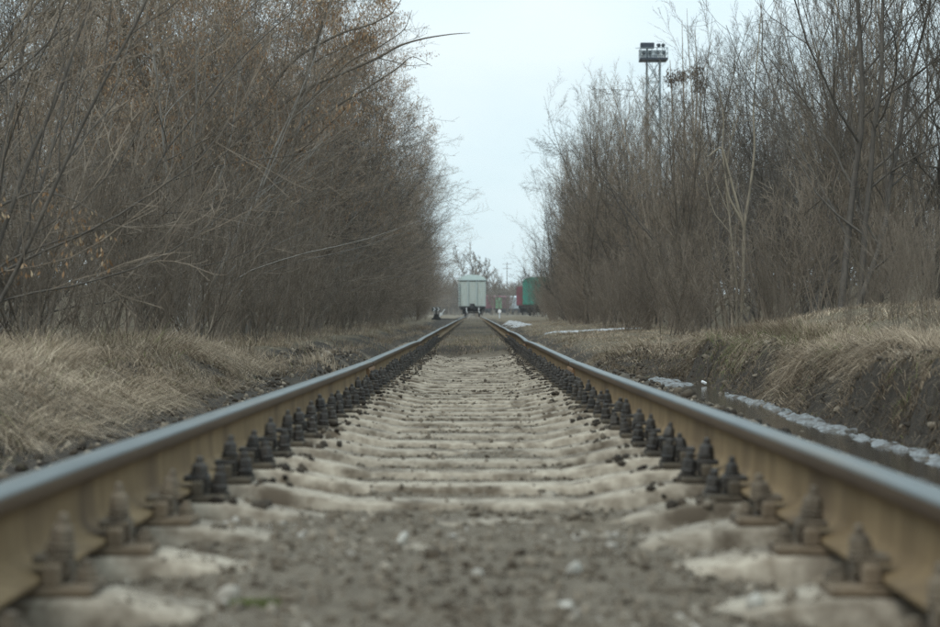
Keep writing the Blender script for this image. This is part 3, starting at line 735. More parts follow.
def outside(ms, x, y, h, rz, wide, side, jit=0.0):
    """share of the crown that would close the open sky over the track"""
    s = h / ms[3]; P = ms[4]; c, sn = math.cos(rz), math.sin(rz)
    X = x + s * wide * (P[:, 0] * c - P[:, 1] * sn); Y = y + s * wide * (P[:, 0] * sn + P[:, 1] * c); Z = gz(x, y) + s * P[:, 2]
    px = VPX + F_PX * X / Y; py = VPY - F_PX * Z / Y + jit
    if side < 0: bad = (py < np.interp(px, *SKY_L)) | (px > np.interp(py, [-100, 165, 230, 270, 330], [480, 458, 447, 440, 437]))
    else: bad = (py < np.interp(px, *SKY_R)) | (px < np.interp(py, [-100, 225, 262, 330], [500, 517, 540, 552]))
    low = (py > 232) & (py < 312) & ((px > 441) if side < 0 else (px < 549))
    return bad.mean() + (1 if low.mean() > .004 else 0)
def fit(ms, x, y, h, rz, wide, side, tol=.012):
    jit = rnd.gauss(-16, 10) if side < 0 else rnd.gauss(-6, 17); tol = rnd.choice((.004, .01, .02)) if side < 0 else rnd.choice((.006, .012, .03, .05))
    for k in range(26):
        if outside(ms, x, y, h, rz, wide, side, jit) <= tol: return x, h
        if k % 2: h *= .955
        else: x += side * .12
    return x, h
# kinds
ARCH = [tree_meshes(100 + i, 7.0, stems=5, lean=(.42, -.05, 0), splay=.30, n1=13, n2=9, n3=5, a1=42, a2=46, trop1=(.02, 0, .03), trop0=(.008, 0, -.004), wob=.06, l1=.50, l2=.46, t0=.06, base_r=.032, mats=('bark_bleached' if i == 1 else 'bark_dark' if i == 2 else 'bark', 'twig_dark' if i == 3 else 'twig')) for i in range(4)]
TALL = [tree_meshes(200 + i, 11.0, stems=2, lean=(.14, 0, 0), splay=.14, n1=24, n2=8, n3=5, a1=46, a2=44, trop1=(.012, 0, .06), wob=.06, l1=.40, l2=.40, t0=.08, base_r=.06, keys=(.0, .0, .7)[i], mats=(('bark', 'twig'), ('bark_dark', 'twig_dark'), ('bark', 'twig_brown'))[i]) for i in range(3)]
SAPL = [tree_meshes(300 + i, 8.0, stems=(4, 2, 3, 2)[i], splay=(.13, .2, .17, .2)[i], n1=16, n2=9, n3=4, a1=(30, 40, 36, 44)[i], a2=(36, 40, 36, 42)[i], trop1=(.12, .07, .09, .05)[i], wob=(.045, .07, .055, .08)[i], l1=.34, l2=.42, t0=.08, base_r=.045, mats=(('bark', 'twig_brown'), ('bark_dark', 'twig_brown'), ('bark', 'twig_brown'), ('bark_dark', 'twig_dark'))[i]) for i in range(4)]
WIDE = [tree_meshes(400 + i, 9.0, stems=3, splay=.30, n1=17, n2=9, n3=5, a1=44, trop1=.07, wob=.08, l1=.46, l2=.44, t0=.10, base_r=.052, mats=('bark_dark', 'twig_dark')) for i in range(2)]
BRUSH = [tree_meshes(500 + i, 2.0, stems=12, splay=.34, n1=7, n2=4, n3=2, a1=30, trop1=.08, wob=.07, l1=.42, l2=.5, t0=.15, base_r=.009, mats=('brush', 'brush'), rmin=.0018) for i in range(3)]
FARB = [tree_meshes(650 + i, 7.0, stems=7, splay=.3, n1=14, n2=7, n3=3, a1=40, trop1=.08, wob=.07, l1=.42, l2=.46, t0=.05, base_r=.07, rmin=.02, mats=('bark', 'twig_brown')) for i in range(2)]
FAR = [tree_meshes(600 + i, 12.0, stems=1, n1=24, n2=9, n3=4, a1=34, trop1=.10, wob=.06, l1=.46, l2=.44, t0=.12, base_r=.16, rmin=.016, mats=('bark', 'twig_brown')) for i in range(2)]

SKY_L = ([-400, 340, 385, 400, 412, 428, 445, 455, 462], [-300, -120, -25, 15, 75, 105, 145, 180, 330])
SKY_R = ([512, 522, 532, 545, 575, 605, 640, 670, 700, 730, 760, 800, 1400], [330, 235, 150, 90, 72, 88, 104, 96, 66, 34, -5, -70, -400])
def px_of(x, y): return VPX + F_PX * x / y
def limit(x, y, side, reach):
    p = px_of(x + reach, y); s = SKY_L if side < 0 else SKY_R
    return (VPY - np.interp(p, *s)) / F_PX * y - gz(x, y)

def where(x, y):
    p = px_of(x, y)
    if x < 0: a = 'at the left edge of the photo' if p < 90 else 'in the left quarter of the photo' if p < 210 else 'left of the long overhanging branch' if p < 300 else 'under the long overhanging branch' if p < 390 else 'at the inner end of the left thicket'
    else: a = 'at the right edge of the photo' if p > 880 else 'right of the pale forked tree' if p > 765 else 'beside the pale forked tree' if p > 715 else 'below the floodlight mast' if p > 625 else 'left of the floodlight mast' if p > 570 else 'at the inner end of the right thicket'
    return a, ('near the camera' if y < 27 else 'a little behind' if y < 42 else 'midway along' if y < 75 else 'far along')
LOOK = {}
for i_, t_ in enumerate(('grey arching', 'pale bleached arching', 'dark-stemmed arching', 'grey arching dark-twigged')): LOOK[id(ARCH[i_])] = t_
for i_, t_ in enumerate(('tall grey', 'tall dark', 'tall seed-hung')): LOOK[id(TALL[i_])] = t_
for i_, t_ in enumerate(('slim four-stemmed', 'dark twin-stemmed', 'slim three-stemmed', 'dark open-crowned')): LOOK[id(SAPL[i_])] = t_
for i_ in range(2): LOOK[id(WIDE[i_])] = 'dark wide-limbed'
def describe(ms, x, y, h, noun):
    a, b = where(x, y); sz = 'short ' if h < 4.5 else ''
    return f'{sz}{LOOK[id(ms)]} {noun} {a}, {b}'
# --- left thicket
rl = random.Random(31)
spots = []
for y in np.arange(12.5, 175, 3.1): spots.append((-rl.uniform(3.0, 3.9), y + rl.uniform(-1, 1), 'front'))
for y in np.arange(16, 175, 4.2): spots.append((-rl.uniform(4.2, 6.2), y + rl.uniform(-1, 1), 'mid'))
for k in range(62):
    y = rl.uniform(24, 125); p = rl.uniform(-40, 410); spots.append(((p - VPX) / F_PX * y, y, 'deep'))
for (x, y, row) in spots:
    if x > -2.9: continue
    if row == 'front' and y < 60: ms = rl.choice(ARCH); h0 = rl.uniform(5.0, 8.5)
    else:
        ms = rl.choice(ARCH + TALL[:2] + ([TALL[2]] * 4 if 24 < y < 80 else [])); h0 = rl.uniform(8.5, 12.5)
    reach = .10 * h0
    rz = rl.uniform(-.7, .7) if ms in ARCH else rl.uniform(-1.2, 1.2)
    x, h = fit(ms, x, y, h0, rz, 1.0, -1)
    if h < 2.2: continue
    if row == 'front' and y < 60: lab, grp = describe(ms, x, y, h, 'shrub'), 'arching shrubs along the left edge of the track'
    elif row == 'deep': lab, grp = describe(ms, x, y, h, 'inner tree'), 'trees deep in the left thicket'
    else: lab, grp = describe(ms, x, y, h, 'tree'), 'trees of the left thicket beside the track'
    nm_ = 'shrub' if row == 'front' and y < 60 else 'tree'; place(ms, 'bare_' + nm_, x, y, h, rz, lab, nm_, grp)
# --- left: the tree whose long bare branch reaches out over the track
def branch(pix, d, r0, r1, org, s=1.0):
    P = [(at(px, py, d) - org) / s for px, py in pix]; P = np.array([tuple(p) for p in P]); t = np.linspace(0, 1, len(P))
    tt = np.linspace(0, 1, 22); Q = np.stack([np.interp(tt, t, P[:, i]) for i in range(3)], -1)
    Q[1:-1] = .25 * Q[:-2] + .5 * Q[1:-1] + .25 * Q[2:]
    return Q, r0 + (r1 - r0) * tt
bx, by = -3.6, 30.0; org = Vector((bx, by, gz(bx, by) - .04))
ex = [branch([(250, 130), (300, 90), (345, 72), (378, 58), (400, 45), (425, 38), (452, 34), (470, 33)], by, .035, .004, org),
      branch([(230, 150), (290, 60), (340, 33), (370, 25), (392, 14), (405, -6)], by, .03, .004, org),
      branch([(300, 110), (350, 60), (378, 48), (405, 30), (412, 10)], by, .02, .003, org),
      branch([(260, 160), (330, 110), (370, 86), (398, 68), (412, 55), (432, 66)], by, .022, .003, org),
      branch([(378, 58), (395, 62), (410, 66), (430, 64)], by, .010, .003, org)]
ms = tree_meshes(230, 9.0, stems=3, lean=(-.03, 0, 0), splay=.10, n1=22, n2=9, n3=6, a1=42, trop1=(.0, 0, .05), wob=.06, l1=.26, l2=.42, base_r=.09, keys=.5, extra=ex)
place(ms, 'bare_tree', bx, by, 9.0, 0, 'tall bare tree with brown seed clusters, one long branch reaching over the track', 'tree')
for (x, y, h) in ((-3.9, 33, 8.5), (-3.6, 39, 9.0), (-4.6, 43, 10.5), (-3.6, 48, 9.8), (-4.9, 30, 8.5), (-4.4, 26, 7.5), (-3.4, 56, 9.5)):
    rz = rl.uniform(-.8, .8); x, h = fit(TALL[2], x, y, h, rz, 1, -1)
    place(TALL[2], 'bare_tree', x, y, h, rz, 'bare tree thick with brown hanging seed clusters, upper left', 'tree', 'seed-laden trees in the upper left')
# --- left foreground: shrub with hanging pale seed keys at the photo's edge
bx, by = -3.15, 12.0; org = Vector((bx, by, gz(bx, by) - .04))
ex = [branch([(-40, 230), (0, 205), (40, 190), (75, 200), (110, 222)], by, .012, .002, org), branch([(-30, 300), (5, 262), (45, 245), (85, 232), (120, 226)], by, .012, .002, org),
      branch([(-60, 120), (-10, 90), (30, 60), (70, 20), (95, -20)], by, .012, .003, org), branch([(-30, 330), (20, 180), (60, 90), (80, 30), (95, -10)], by, .018, .006, org)]
ms = tree_meshes(111, 5.2, stems=4, lean=(.3, 0, 0), splay=.3, n1=12, n2=8, n3=5, a1=38, trop1=(.03, 0, .04), wob=.06, l1=.45, l2=.46, t0=.06, base_r=.020, mats=('bark_dark', 'twig'), extra=ex)
o = place(ms, 'bare_shrub', bx, by, 5.2, 0, 'bare shrub with pale seed keys hanging low at the left edge of the photo', 'shrub')
rk = np.random.default_rng(3); ends = []
for q_, _ in ex[:2]:
    for k in range(5, 21, 1): ends.append(q_[k] + np.array([rk.normal() * .05, rk.normal() * .2, -abs(rk.normal()) * .12]))
ends = np.array(ends); kv, kf, kt = hanging_keys(rk, ends, 6, .04)
tag(link('seed_keys', mesh_np('seed_keys', kv, kf, MT['keys'], False, np.clip(kt * .7 + .3, 0, 1)), o), kind='stuff')

# --- right thicket
rr_ = random.Random(77); spots = []
for y in np.arange(21, 170, 2.6): spots.append((rr_.uniform(3.5, 4.8) + 1.3 * max(0, (30 - y) / 10), y + rr_.uniform(-1, 1), 'front'))
for y in np.arange(24, 170, 3.6): spots.append((rr_.uniform(5.0, 7.5), y + rr_.uniform(-1, 1), 'mid'))
for k in range(78):
    y = rr_.uniform(26, 120); p = rr_.uniform(545, 980); spots.append(((p - VPX) / F_PX * y, y, 'deep'))
for (x, y, row) in spots:
    if x < 3.3: continue
    ms = rr_.choice(SAPL + ([WIDE[0]] if row != 'front' else [])); h0 = rr_.uniform(7.5, 12.5)
    rz = rr_.uniform(0, 6.28); wd = min(1.5, max(1, 6.5 / h0)); x, h = fit(ms, x, y, h0, rz, wd, 1)
    if h < 2.0: continue
    if row == 'deep': lab, grp = describe(ms, x, y, h, 'inner tree'), 'trees deep in the right thicket'
    else: lab, grp = describe(ms, x, y, h, 'tree'), 'trees along the front of the right thicket'
    place(ms, 'bare_tree', x, y, h, rz, lab, 'tree', grp, wide=wd)
# the marked trees of the right side
place(WIDE[1], 'bare_tree', 4.35, 22.5, 8.2, .5, 'dark bare tree with wide spreading limbs at the right of the photo', 'tree')
bx, by = 5.35, 27.0; org = Vector((bx, by, gz(bx, by) - .04))
place(WIDE[0], 'bare_tree', 5.9, 25, 9.0, 2.2, 'dark bare tree at the right edge, its limbs leaning out of the photo', 'tree')
bx, by = 3.9, 28.5; org = Vector((bx, by, gz(bx, by) - .04))
ex = [branch([(741, 330), (743, 280), (744, 225), (750, 190), (755, 150), (753, 110), (757, 60), (762, 0)], by, .030, .006, org),
      branch([(744, 228), (735, 195), (727, 165), (722, 145), (707, 158), (702, 150)], by, .024, .006, org), branch([(744, 225), (728, 196), (722, 150), (724, 120), (718, 80)], by, .02, .005, org)]
ms = tree_meshes(431, 4.2, stems=1, n1=8, n2=6, n3=4, a1=35, trop1=.10, l1=.4, base_r=.02, mats=('bark_pale', 'twig_brown'), extra=ex)
place(ms, 'pale_tree', bx, by, 4.2, 0, 'pale-barked slender tree with forked trunk right of the light mast', 'tree')
bx, by = 7.0, 62.0; org = Vector((bx, by, gz(bx, by) - .04))
cl_px = [(671, 77), (683, 75), (697, 71), (700, 84)]
ex = [branch([(672, 300), (674, 200), (673, 120), (671, 77), (670, 60)], by, .05, .008, org), branch([(684, 300), (686, 180), (684, 110), (683, 75), (682, 20)], by, .05, .008, org),
      branch([(690, 300), (694, 160), (697, 100), (697, 71), (695, 30)], by, .05, .008, org), branch([(696, 300), (698, 150), (701, 110), (700, 84), (712, 40)], by, .05, .008, org)]
ms = tree_meshes(441, 7.0, stems=2, splay=.12, n1=14, n2=8, n3=4, a1=28, trop1=.13, wob=.045, l1=.34, base_r=.05, mats=('bark', 'twig_brown'), extra=ex)
o = place(ms, 'bare_tree', bx, by, 7.0, 0, 'bare tree with four dark seed clumps in its top beside the light mast', 'tree')
for (px, py) in cl_px:
    e = np.array([tuple(at(px, py + 1, by) - org)]) ; kv, kf, kt = hanging_keys(rk, np.repeat(e, 60, 0) + rk.normal(size=(60, 3)) * np.array([.06, .06, .10]), 4, .085)
    tag(link('seed_clump', mesh_np('seed_clump', kv, kf, MT['seed_dark'], False, kt), o), kind='stuff')
place(SAPL[0], 'bare_tree', 4.1, 70, 8.9, 1.0, 'tallest slim tree at the left end of the right thicket, fine top in the sky', 'tree')
place(WIDE[1], 'bare_tree', 4.0, 84, 6.0, 2.8, 'bushy bare tree leaning out over the track side left of the right thicket', 'tree', None, 1.2)

for px_, y_, top_, ms_ in ((643, 58, 101, SAPL[0]), (652, 66, 108, SAPL[2]), (662, 61, 99, SAPL[0]), (634, 52, 112, SAPL[2])):
    x_ = (px_ - VPX) / F_PX * y_; h_ = (VPY - top_) / F_PX * y_ - gz(x_, y_)
    place(ms_, 'bare_tree', x_, y_, h_, px_ * .37, f'slim bare tree in front of the floodlight mast, {({643: "left of the two in the middle", 652: "hiding the middle of its legs", 662: "rightmost", 634: "leftmost"})[px_]}', 'tree', 'trees screening the floodlight mast')
# --- brush along both edges
rb = random.Random(5)
for k in range(58):
    y = 12 * (130 / 12) ** rb.random(); x = -rb.uniform(2.6, 3.6) if k % 3 else -rb.uniform(2.4, 2.8)
    if y < 17: x = min(x, -2.75)
    x = min(x, (432 - VPX) / F_PX * y)
    h = rb.uniform(.8, 2.3); a_, b_ = where(x, y)
    place(BRUSH[k % 3], 'low_brush', x, y, h, rb.uniform(0, 6.28), f'{"knee-high" if h < 1.3 else "tall"} tangle of thin bare stems {a_}, {b_}', 'brush', 'low brush along the left thicket')
for k in range(70):
    y = 21 * (130 / 21) ** rb.random(); x = rb.uniform(3.2, 4.4) + 1.1 * max(0, (30 - y) / 10)
    x = max(x, (552 - VPX) / F_PX * y)
    h = rb.uniform(.8, 2.2); a_, b_ = where(x, y)
    place(BRUSH[k % 3], 'low_brush', x, y, h, rb.uniform(0, 6.28), f'{"knee-high" if h < 1.3 else "tall"} tangle of thin bare stems {a_}, {b_}', 'brush', 'low brush along the right thicket')
for k in range(150):
    sd_ = -1 if k % 2 else 1; y = rb.uniform(45, 150); px = rb.uniform(-60, 432) if sd_ < 0 else rb.uniform(545, 1000); x = (px - VPX) / F_PX * y
    ms = rb.choice(SAPL); rz = rb.uniform(0, 6.28); h = rb.uniform(2.5, 4.5)
    if outside(ms, x, y, h, rz, 1.6, sd_) > .02: continue
    place(ms, 'undergrowth_bush', x, y, h, rz, f'undergrowth bush deep among the trees {where(x, y)[0]}, {where(x, y)[1]}', 'bush', f'undergrowth of the {"left" if sd_ < 0 else "right"} thicket', 1.6)
# dry weeds on the right bank
for (px, py, d, h) in ((895, 330, 14.5, 1.05), (922, 335, 13.5, .95), (870, 335, 15.5, .7), (938, 325, 14.8, 1.2), (850, 338, 16, .5), (783, 330, 19, .55)):
    p = at(px, py, d); place(BRUSH[rb.randrange(3)], 'dry_weed', p.x, d, h, rb.uniform(0, 6), {895: 'tall dry weed clump on the right bank, just left of the tallest one', 922: 'dry weed clump on the right bank nearest the camera', 870: 'knee-high dry weed clump on the right bank, left of the tall ones', 938: 'tallest dry weed clump, at the right edge of the photo', 850: 'low dry weed clump on the crest of the right bank', 783: 'small dry weed clump standing alone at the left end of the right bank'}[px], 'weed', 'dry weed stalks on the right bank', .55)

# --- far trees at the end of the track
rf = random.Random(9)
p = at(477, 300, 330); LONE = tree_meshes(690, 12.0, stems=5, splay=.17, n1=14, n2=7, n3=4, a1=30, trop1=.09, wob=.05, l1=.36, l2=.42, t0=.2, base_r=.13, rmin=.024, mats=('bark', 'twig_brown'))
place(LONE, 'bare_tree', p.x, 330, 12.2, .4, 'lone tall bare tree rising behind the white wagon', 'tree', None, 1.25)
for k in range(64):
    y = rf.uniform(430, 640); px = rf.uniform(425, 560); p = at(px, 300, y)
    place(FAR[k % 2], 'bare_tree', p.x, y, rf.uniform(8, 12) * y / 560, rf.uniform(0, 6.28), 'hazy bare tree in the far wood closing the end of the track', 'tree', 'trees of the far wood', 1.3)
for k in range(84):
    y = rf.uniform(530, 640); px = rf.uniform(415, 575); p = at(px, 300, y)
    place(FARB[k % 2], 'low_brush', p.x, y, rf.uniform(4.5, 9), rf.uniform(0, 6.28), 'hazy scrub bush at the foot of the far wood beyond the wagons', 'bush', 'scrub of the far wood', 1.5)

# ------------------------------------------------------------------ white wagon on the track
MT['wagon_white'] = surf('wagon_paint', (.37, .42, .39), (.47, .52, .49), 2, .55, bmp=.05, c3=(.36, .31, .21), s3=2.5, lo3=.52, hi3=.74, stretch=(3, 3, .35))
MT['wagon_roof'] = surf('wagon_roof', (.40, .50, .48), (.48, .57, .55), 2, .5, bmp=.05)
MT['black_iron'] = surf('black_iron', (.012, .012, .013), (.03, .03, .03), 5, .6, bmp=.2)
MT['trim'] = surf('dark_trim', (.05, .06, .06), (.09, .10, .10), 5, .6, bmp=.1)
MT['post_grey'] = surf('post_grey', (.30, .35, .34), (.38, .43, .41), 3, .6, bmp=.05)
MT['white_paint'] = surf('white_paint', (.7, .72, .72), (.8, .8, .8), 8, .5, bmp=.05)
MT['maroon'] = surf('maroon_paint', (.14, .036, .055), (.20, .06, .08), 1.2, .7, bmp=.1, c3=(.10, .04, .035), s3=.8)
MT['green_paint'] = surf('green_paint', (.025, .18, .135), (.04, .24, .18), 1.2, .6, bmp=.1, c3=(.05, .16, .11), s3=.9)
MT['pale_green'] = surf('pale_green_paint', (.15, .36, .17), (.20, .42, .22), 1.5, .6, bmp=.1)
MT['grey_paint'] = surf('grey_paint', (.48, .54, .58), (.58, .63, .66), 1.5, .6, bmp=.1)
def wheelset(par, y):
    m = MB()
    for sx in (-1, 1):
        m.lathe([(.10, -.06), (.46, -.065), (.475, -.04), (.475, .05), (.40, .065), (.12, .06)], (sx * .79, y, .475), 20, 'X')
    m.bar((-.9, y, .475), (.9, y, .475), .07, 8)
    return m.build('wheelset', MT['black_iron'], par)
def bogie(root, y):
    m = MB()
    for sx in (-1, 1):
        m.prism([(y - 1.15, .55), (y + 1.15, .55), (y + .9, .72), (y + .5, .86), (y - .5, .86), (y - .9, .72)], 'X', sx * 1.02 - .07, sx * 1.02 + .07)
        m.box((sx * 1.02, y, .40), (.14, .7, .2), b=.02)
    m.box((0, y, .72), (2.1, .4, .25), b=.03)
    b = m.build('bogie', MT['black_iron'], root); wheelset(b, y - .92); wheelset(b, y + .92); return b
def body_poly(w, z0, z1, rise, n=9):
    return [(-w, z0), (w, z0)] + [(w * math.cos(math.pi * i / n), z1 + rise * math.sin(math.pi * i / n)) for i in range(n + 1)]
Wd = 212.0; wz = -H_RAIL + float(zr(Wd))
wag = tag(empty('freight_wagon', (TRX - .12, Wd, wz)), 'white-green covered freight wagon with arched roof standing on the track ahead', 'wagon')
MB().box((0, 9.5, 2.55), (3.0, 19, 2.86), b=.03).build('body', MT['wagon_white'], wag)
m = MB(); m.prism([(x, z) for x, z in [(1.56 * math.cos(math.pi * i / 12), 3.985 + .66 * math.sin(math.pi * i / 12)) for i in range(13)]], 'Y', -.06, 19.06); m.build('roof', MT['wagon_roof'], wag)
m = MB(); m.box((0, -.05, 3.97), (3.12, .10, .12), b=.01); m.build('roof_beam', MT['trim'], wag)
for x in (-.47, .47): MB().box((x, -.075, 2.52), (.16, .15, 2.78), b=.02).build('end_post', MT['post_grey'], wag)
for x in (-1.44, 1.44): MB().box((x, -.04, 2.52), (.12, .10, 2.78), b=.02).build('corner_post', MT['post_grey'], wag)
m = MB()
for x0, x1 in ((-1.37, -.56), (-.38, .38), (.56, 1.37)):
    for z in np.arange(1.3, 3.8, .22): m.box(((x0 + x1) / 2, -.02, z), (x1 - x0, .05, .09), b=.015)
m.build('end_corrugation', MT['wagon_white'], wag)
MB().box((0, 9.5, .98), (2.7, 18.9, .28), b=.03).build('underframe', MT['black_iron'], wag)
MB().box((0, -.10, 1.06), (2.9, .2, .22), b=.02).build('end_beam', MT['black_iron'], wag)
m = MB(); m.box((0, -.40, 1.02), (.34, .5, .3), b=.05); m.box((-.1, -.72, 1.02), (.18, .22, .3), b=.04); m.box((.14, -.66, 1.02), (.08, .2, .26), b=.02); m.box((0, -.22, 1.3), (.5, .3, .3), b=.04); m.build('coupler', MT['black_iron'], wag)
for x in (-.62, .72):
    m = MB(); m.bar((x, -.22, 1.0), (x, -.32, .62), .04); m.bar((x, -.32, .62), (x + .1, -.3, .42), .04); m.build('brake_hose', MT['white_paint'], wag)
bogie(wag, 2.2); bogie(wag, 16.8)
m = MB()
for x in (-1.62, -1.3):
    m.bar((x, -.16, .7), (x, -.16, 3.6), .02)
for z in np.arange(.8, 3.6, .3): m.bar((-1.62, -.16, z), (-1.3, -.16, z), .015)
m.build('ladder', MT['trim'], wag)

# ------------------------------------------------------------------ parked freight wagons to the right
def box_wagon(lab, x, y, z, rz, L_, wallm, doorm, roofm, h=2.8, covered=True, posts=8):
    r = tag(empty('box_wagon', (x, y, z), rz), lab, 'wagon', 'freight wagons parked on the right')
    MB().box((0, L_ / 2, 1.2 + h / 2), (2.9, L_, h), b=.03).build('body', wallm, r)
    if covered:
        mm = MB(); mm.prism([(1.62 * math.cos(math.pi * i / 10), 1.2 + h + .45 * math.sin(math.pi * i / 10)) for i in range(11)], 'Y', -.1, L_ + .1); mm.build('roof', roofm, r)
    else: MB().box((0, L_ / 2, 1.2 + h + .05), (3.05, L_ + .06, .12), b=.02).build('top_rail', roofm, r)
    for sx in (-1, 1):
        for k in range(posts + 1):
            MB().box((sx * 1.5, .15 + (L_ - .3) * k / posts, 1.2 + h / 2), (.12, .16, h - .1), b=.02).build('side_post', wallm, r)
        if doorm: MB().box((sx * 1.56, L_ / 2, 1.15 + h / 2), (.10, L_ * .27, h - .12), b=.02).build('door', doorm, r)
    for k in (-.48, .48): MB().box((k, -.06, 1.2 + h / 2), (.14, .14, h - .1), b=.02).build('end_post', wallm, r)
    MB().box((0, L_ / 2, 1.0), (2.6, L_ - .2, .34), b=.03).build('underframe', MT['black_iron'], r)
    m2 = MB(); m2.box((0, -.4, 1.02), (.3, .7, .3), b=.05); m2.build('coupler', MT['black_iron'], r)
    bogie(r, 2.0); bogie(r, L_ - 2.0); return r
p = at(538, 313, 206); box_wagon('bright green box wagon half hidden behind the right thicket', p.x, 206, p.z - .3, -.02, 14, MT['green_paint'], None, MT['green_paint'], 2.5)
p = at(528.5, 312.5, 250); box_wagon('dark maroon box wagon directly behind the green one', p.x, 250, p.z - .3, -.03, 20, MT['maroon'], None, MT['maroon'], 2.35, False)
p = at(481.5, 312, 470); box_wagon('maroon box wagon with a pale green door beyond the white wagon', p.x, 470, p.z - .3, -.40, 14.5, MT['maroon'], MT['pale_green'], MT['maroon'], 2.75, True)
box_wagon('pale grey box wagon in the gap between the maroon wagons', p.x + math.sin(.4) * 15.7, 470 + math.cos(.4) * 15.7, p.z - .3, -.40, 14, MT['grey_paint'], None, MT['grey_paint'], 2.75, True)

# ------------------------------------------------------------------ points lever, marker post, pole
def z_on(p): return gz(p.x, p.y)
p = at(436.5, 318, 112); z0 = z_on(p)
st = tag(empty('points_lever', (p.x, 112, z0)), 'black points lever with a white arrow target left of the track', 'switch stand')
m = MB(); m.box((0, 0, .06), (.55, .6, .12), b=.02); m.prism([(-.22, .1), (.22, .1), (.10, .34), (-.10, .34)], 'Y', -.14, .14); m.build('base', MT['black_iron'], st)
MB().bar((-.02, 0, .3), (-.02, 0, .52), .035, 8).build('post', MT['black_iron'], st)
MB().box((-.02, 0, .62), (.52, .10, .24), b=.02).build('target_box', MT['trim'], st)
for x in (-.14, .10):
    m = MB()
    for s in (-1, 1): m.box((x + .02, -.065, .62 + s * .045), (.16, .02, .055), M=Matrix.Rotation(s * .8, 3, 'Y'))
    m.build('arrow', MT['white_paint'], st)
m = MB(); m.bar((.12, -.02, .12), (.48, -.05, .62), .03, 6); m.build('lever', MT['white_paint'], st)
m = MB(); m.lathe([(.02, -.04), (.09, -.035), (.09, .035), (.02, .04)], (.26, -.03, .34), 12, 'Y'); m.build('counterweight', MT['white_paint'], st)
MB().bar((.1, .1, .06), (-.85 - p.x, .1, .03), .025, 6).build('switch_rod', MT['black_iron'], st)
p = at(499.6, 314, 160); z0 = z_on(p)
mk = tag(empty('marker_post', (p.x, 160, z0)), 'short post with a round white marker right of the white wagon', 'marker post')
zt_ = at(499.6, 311.3, 160).z - z0
MB().bar((0, 0, -.05), (0, 0, zt_), .05, 8).build('post', MT['grey_paint'], mk)
MB().lathe([(.02, -.03), (.15, -.025), (.15, .025), (.02, .03)], (0, -.06, zt_), 16, 'Y').build('marker_disc', MT['white_paint'], mk)
p = at(507, 300, 470); z0 = z_on(p); hp = at(507, 262, 470).z - z0
pl_ = tag(empty('utility_pole', (p.x, 470, z0)), 'thin utility pole with crossarms far beyond the parked wagons', 'pole')
MB().bar((0, 0, -.3), (0, 0, hp), .12, 8, .08).build('pole', MT['bark_dark'], pl_)
for dz in (.5, 1.6): MB().box((0, -.15, hp - dz), (2.2, .08, .09), b=.02).build('crossarm', MT['bark_dark'], pl_)

# ------------------------------------------------------------------ floodlight mast
MT['mast'] = surf('mast_steel', (.13, .17, .19), (.20, .25, .27), 4, .6, bmp=.1)
MT['deck'] = surf('deck_blue', (.008, .014, .025), (.018, .028, .045), 4, .6, bmp=.1)
MT['panel'] = surf('pale_panel', (.74, .78, .79), (.82, .85, .86), 4, .6, bmp=.05)
MT['lamp_glass'] = surf('lamp_glass', (.015, .022, .03), (.03, .045, .055), 4, .3, bmp=0)
MD = 180.0; p = at(653.3, 300, MD); z0 = z_on(p); zd = at(653, 61, MD).z - z0
ma = tag(empty('floodlight_mast', (p.x, MD, z0)), 'tall steel lattice mast with a railed platform of floodlights above the trees', 'light mast')
hw = .60
for sx in (-1, 1):
    for sy in (-1, 1): MB().bar((sx * hw * 1.15, sy * hw * 1.15, -.3), (sx * hw, sy * hw, zd), .045, 6).build('mast_leg', MT['mast'], ma)
nb = 12; stp_ = zd / nb
for face_ in range(4):
    R = Matrix.Rotation(face_ * math.pi / 2, 3, 'Z')
    for k in range(nb):
        za, zb = k * stp_, (k + 1) * stp_; wa = hw * (1.15 - .15 * k / nb) - .01
        m = MB(); m.bar(R @ Vector((-wa, -wa, za)), R @ Vector((wa, -wa, zb)), .045, 4); m.bar(R @ Vector((wa, -wa, za)), R @ Vector((-wa, -wa, zb)), .045, 4)
        m.build('cross_brace', MT['mast'], ma)
        if k % 2 == 0:
            MB().bar(R @ Vector((-wa, -wa, zb)), R @ Vector((wa, -wa, zb)), .05, 4).build('horizontal_brace', MT['mast'], ma)
MB().box((0, 0, zd + .09), (2.56, 2.1, .2), b=.02).build('platform', MT['deck'], ma)
m = MB()
for x in np.linspace(-1.24, 1.24, 6):
    for y in (-1.0, 1.0): m.bar((x, y, zd + .15), (x, y, zd + 1.12), .03, 5)
for z in (zd + .65, zd + 1.12):
    for y in (-1.0, 1.0): m.bar((-1.27, y, z), (1.27, y, z), .03, 5)
    for x in (-1.24, 1.24): m.bar((x, -1, z), (x, 1, z), .03, 5)
m.build('railing', MT['mast'], ma)
MB().box((0, 1.07, zd + .66), (2.5, .03, .9), b=.005).build('back_panel', MT['panel'], ma)
m = MB(); m.box((-.55, .2, zd + 1.45), (1.28, .7, .5), b=.04); m.build('equipment_box', MT['deck'], ma)
MB().bar((-.55, .2, zd + .2), (-.55, .2, zd + 1.25), .06, 6).build('box_stand', MT['deck'], ma)
MB().bar((-1.75, -1.0, zd + 1.05), (-1.2, -1.0, zd + 1.08), .03, 5).build('side_arm', MT['mast'], ma)
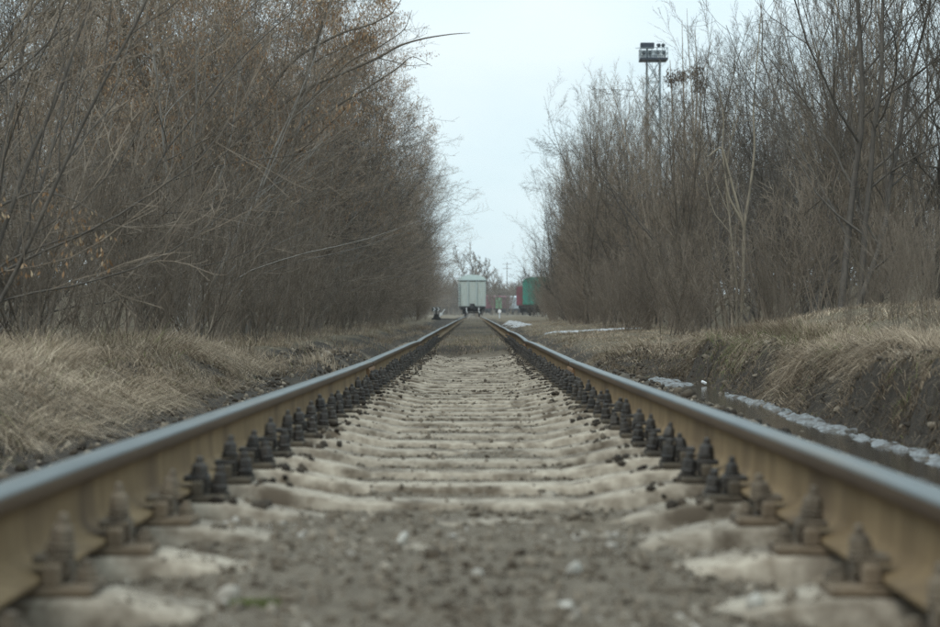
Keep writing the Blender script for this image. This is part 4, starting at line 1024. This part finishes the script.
def flood(x, z, y, tilt):
    mm = MB(); R = Matrix.Rotation(tilt, 3, 'Z') @ Matrix.Rotation(.35, 3, 'X')
    mm.lathe([(.05, .18), (.11, .15), (.15, .02), (.18, -.14), (.18, -.16)], (0, 0, 0), 14, 'Y')
    f = mm.build('floodlight', MT['deck'], ma, (x, y, z)); f.rotation_euler = (.25, 0, tilt)
    g_ = MB().lathe([(.02, -.165), (.165, -.163), (.165, -.17), (.02, -.175)], (0, 0, 0), 14, 'Y').build('glass', MT['lamp_glass'], f)
    MB().bar((0, .05, -.42), (0, .05, -.1), .035, 6).build('bracket', MT['deck'], f)
for x, t in ((-1.0, .5), (-.36, -.3), (.28, .25), (.92, -.6)): flood(x, zd + .66, -.82, t)
for x, t in ((.42, .5), (.92, -.5)): flood(x, zd + 1.42, -.4, t)
m = MB()
for x in (-.16, .16): m.bar((x, -.72, .3), (x, -.72, zd), .02, 4)
for z in np.arange(.6, zd, .35): m.bar((-.16, -.72, z), (.16, -.72, z), .014, 4)
m.build('ladder', MT['mast'], ma)

# ------------------------------------------------------------------ litter by the puddle
p = at(704, 383, 17.3); m = MB(); m.box((0, 0, .03), (.05, .035, .018), M=Matrix.Rotation(.4, 3, 'Y') @ Matrix.Rotation(.3, 3, 'X'), b=.01)
tag(m.build('litter', MT['litter'], None, (p.x, 17.3, gz(p.x, 17.3) + .02)), 'white scrap of litter lying at the edge of the puddle', 'litter')
p = at(707, 372, 17.6); m = MB(); m.bar((0, 0, -.08), (.01, 0, .16), .012, 5, .006); m.bar((.004, 0, .06), (.05, 0, .12), .006, 4)
tag(m.build('stick', MT['bark_dark'], None, (p.x, 17.6, gz(p.x, 17.6) + .03)), 'short dark stick standing upright in the puddle', 'stick')

# ------------------------------------------------------------------ haze
m, n_, bs = node_mat('haze')
n_.nodes.remove(bs); vp = n_.nodes.new('ShaderNodeVolumePrincipled')
vp.inputs['Density'].default_value = .00026; vp.inputs['Color'].default_value = (.9, .93, .95, 1); vp.inputs['Anisotropy'].default_value = .2
n_.links.new(vp.outputs[0], n_.nodes['Material Output'].inputs['Volume'])
HZ = MB().box((0, 485, 12.5), (1840, 1060, 29)).build('haze', m)
tag(HZ, kind='stuff')
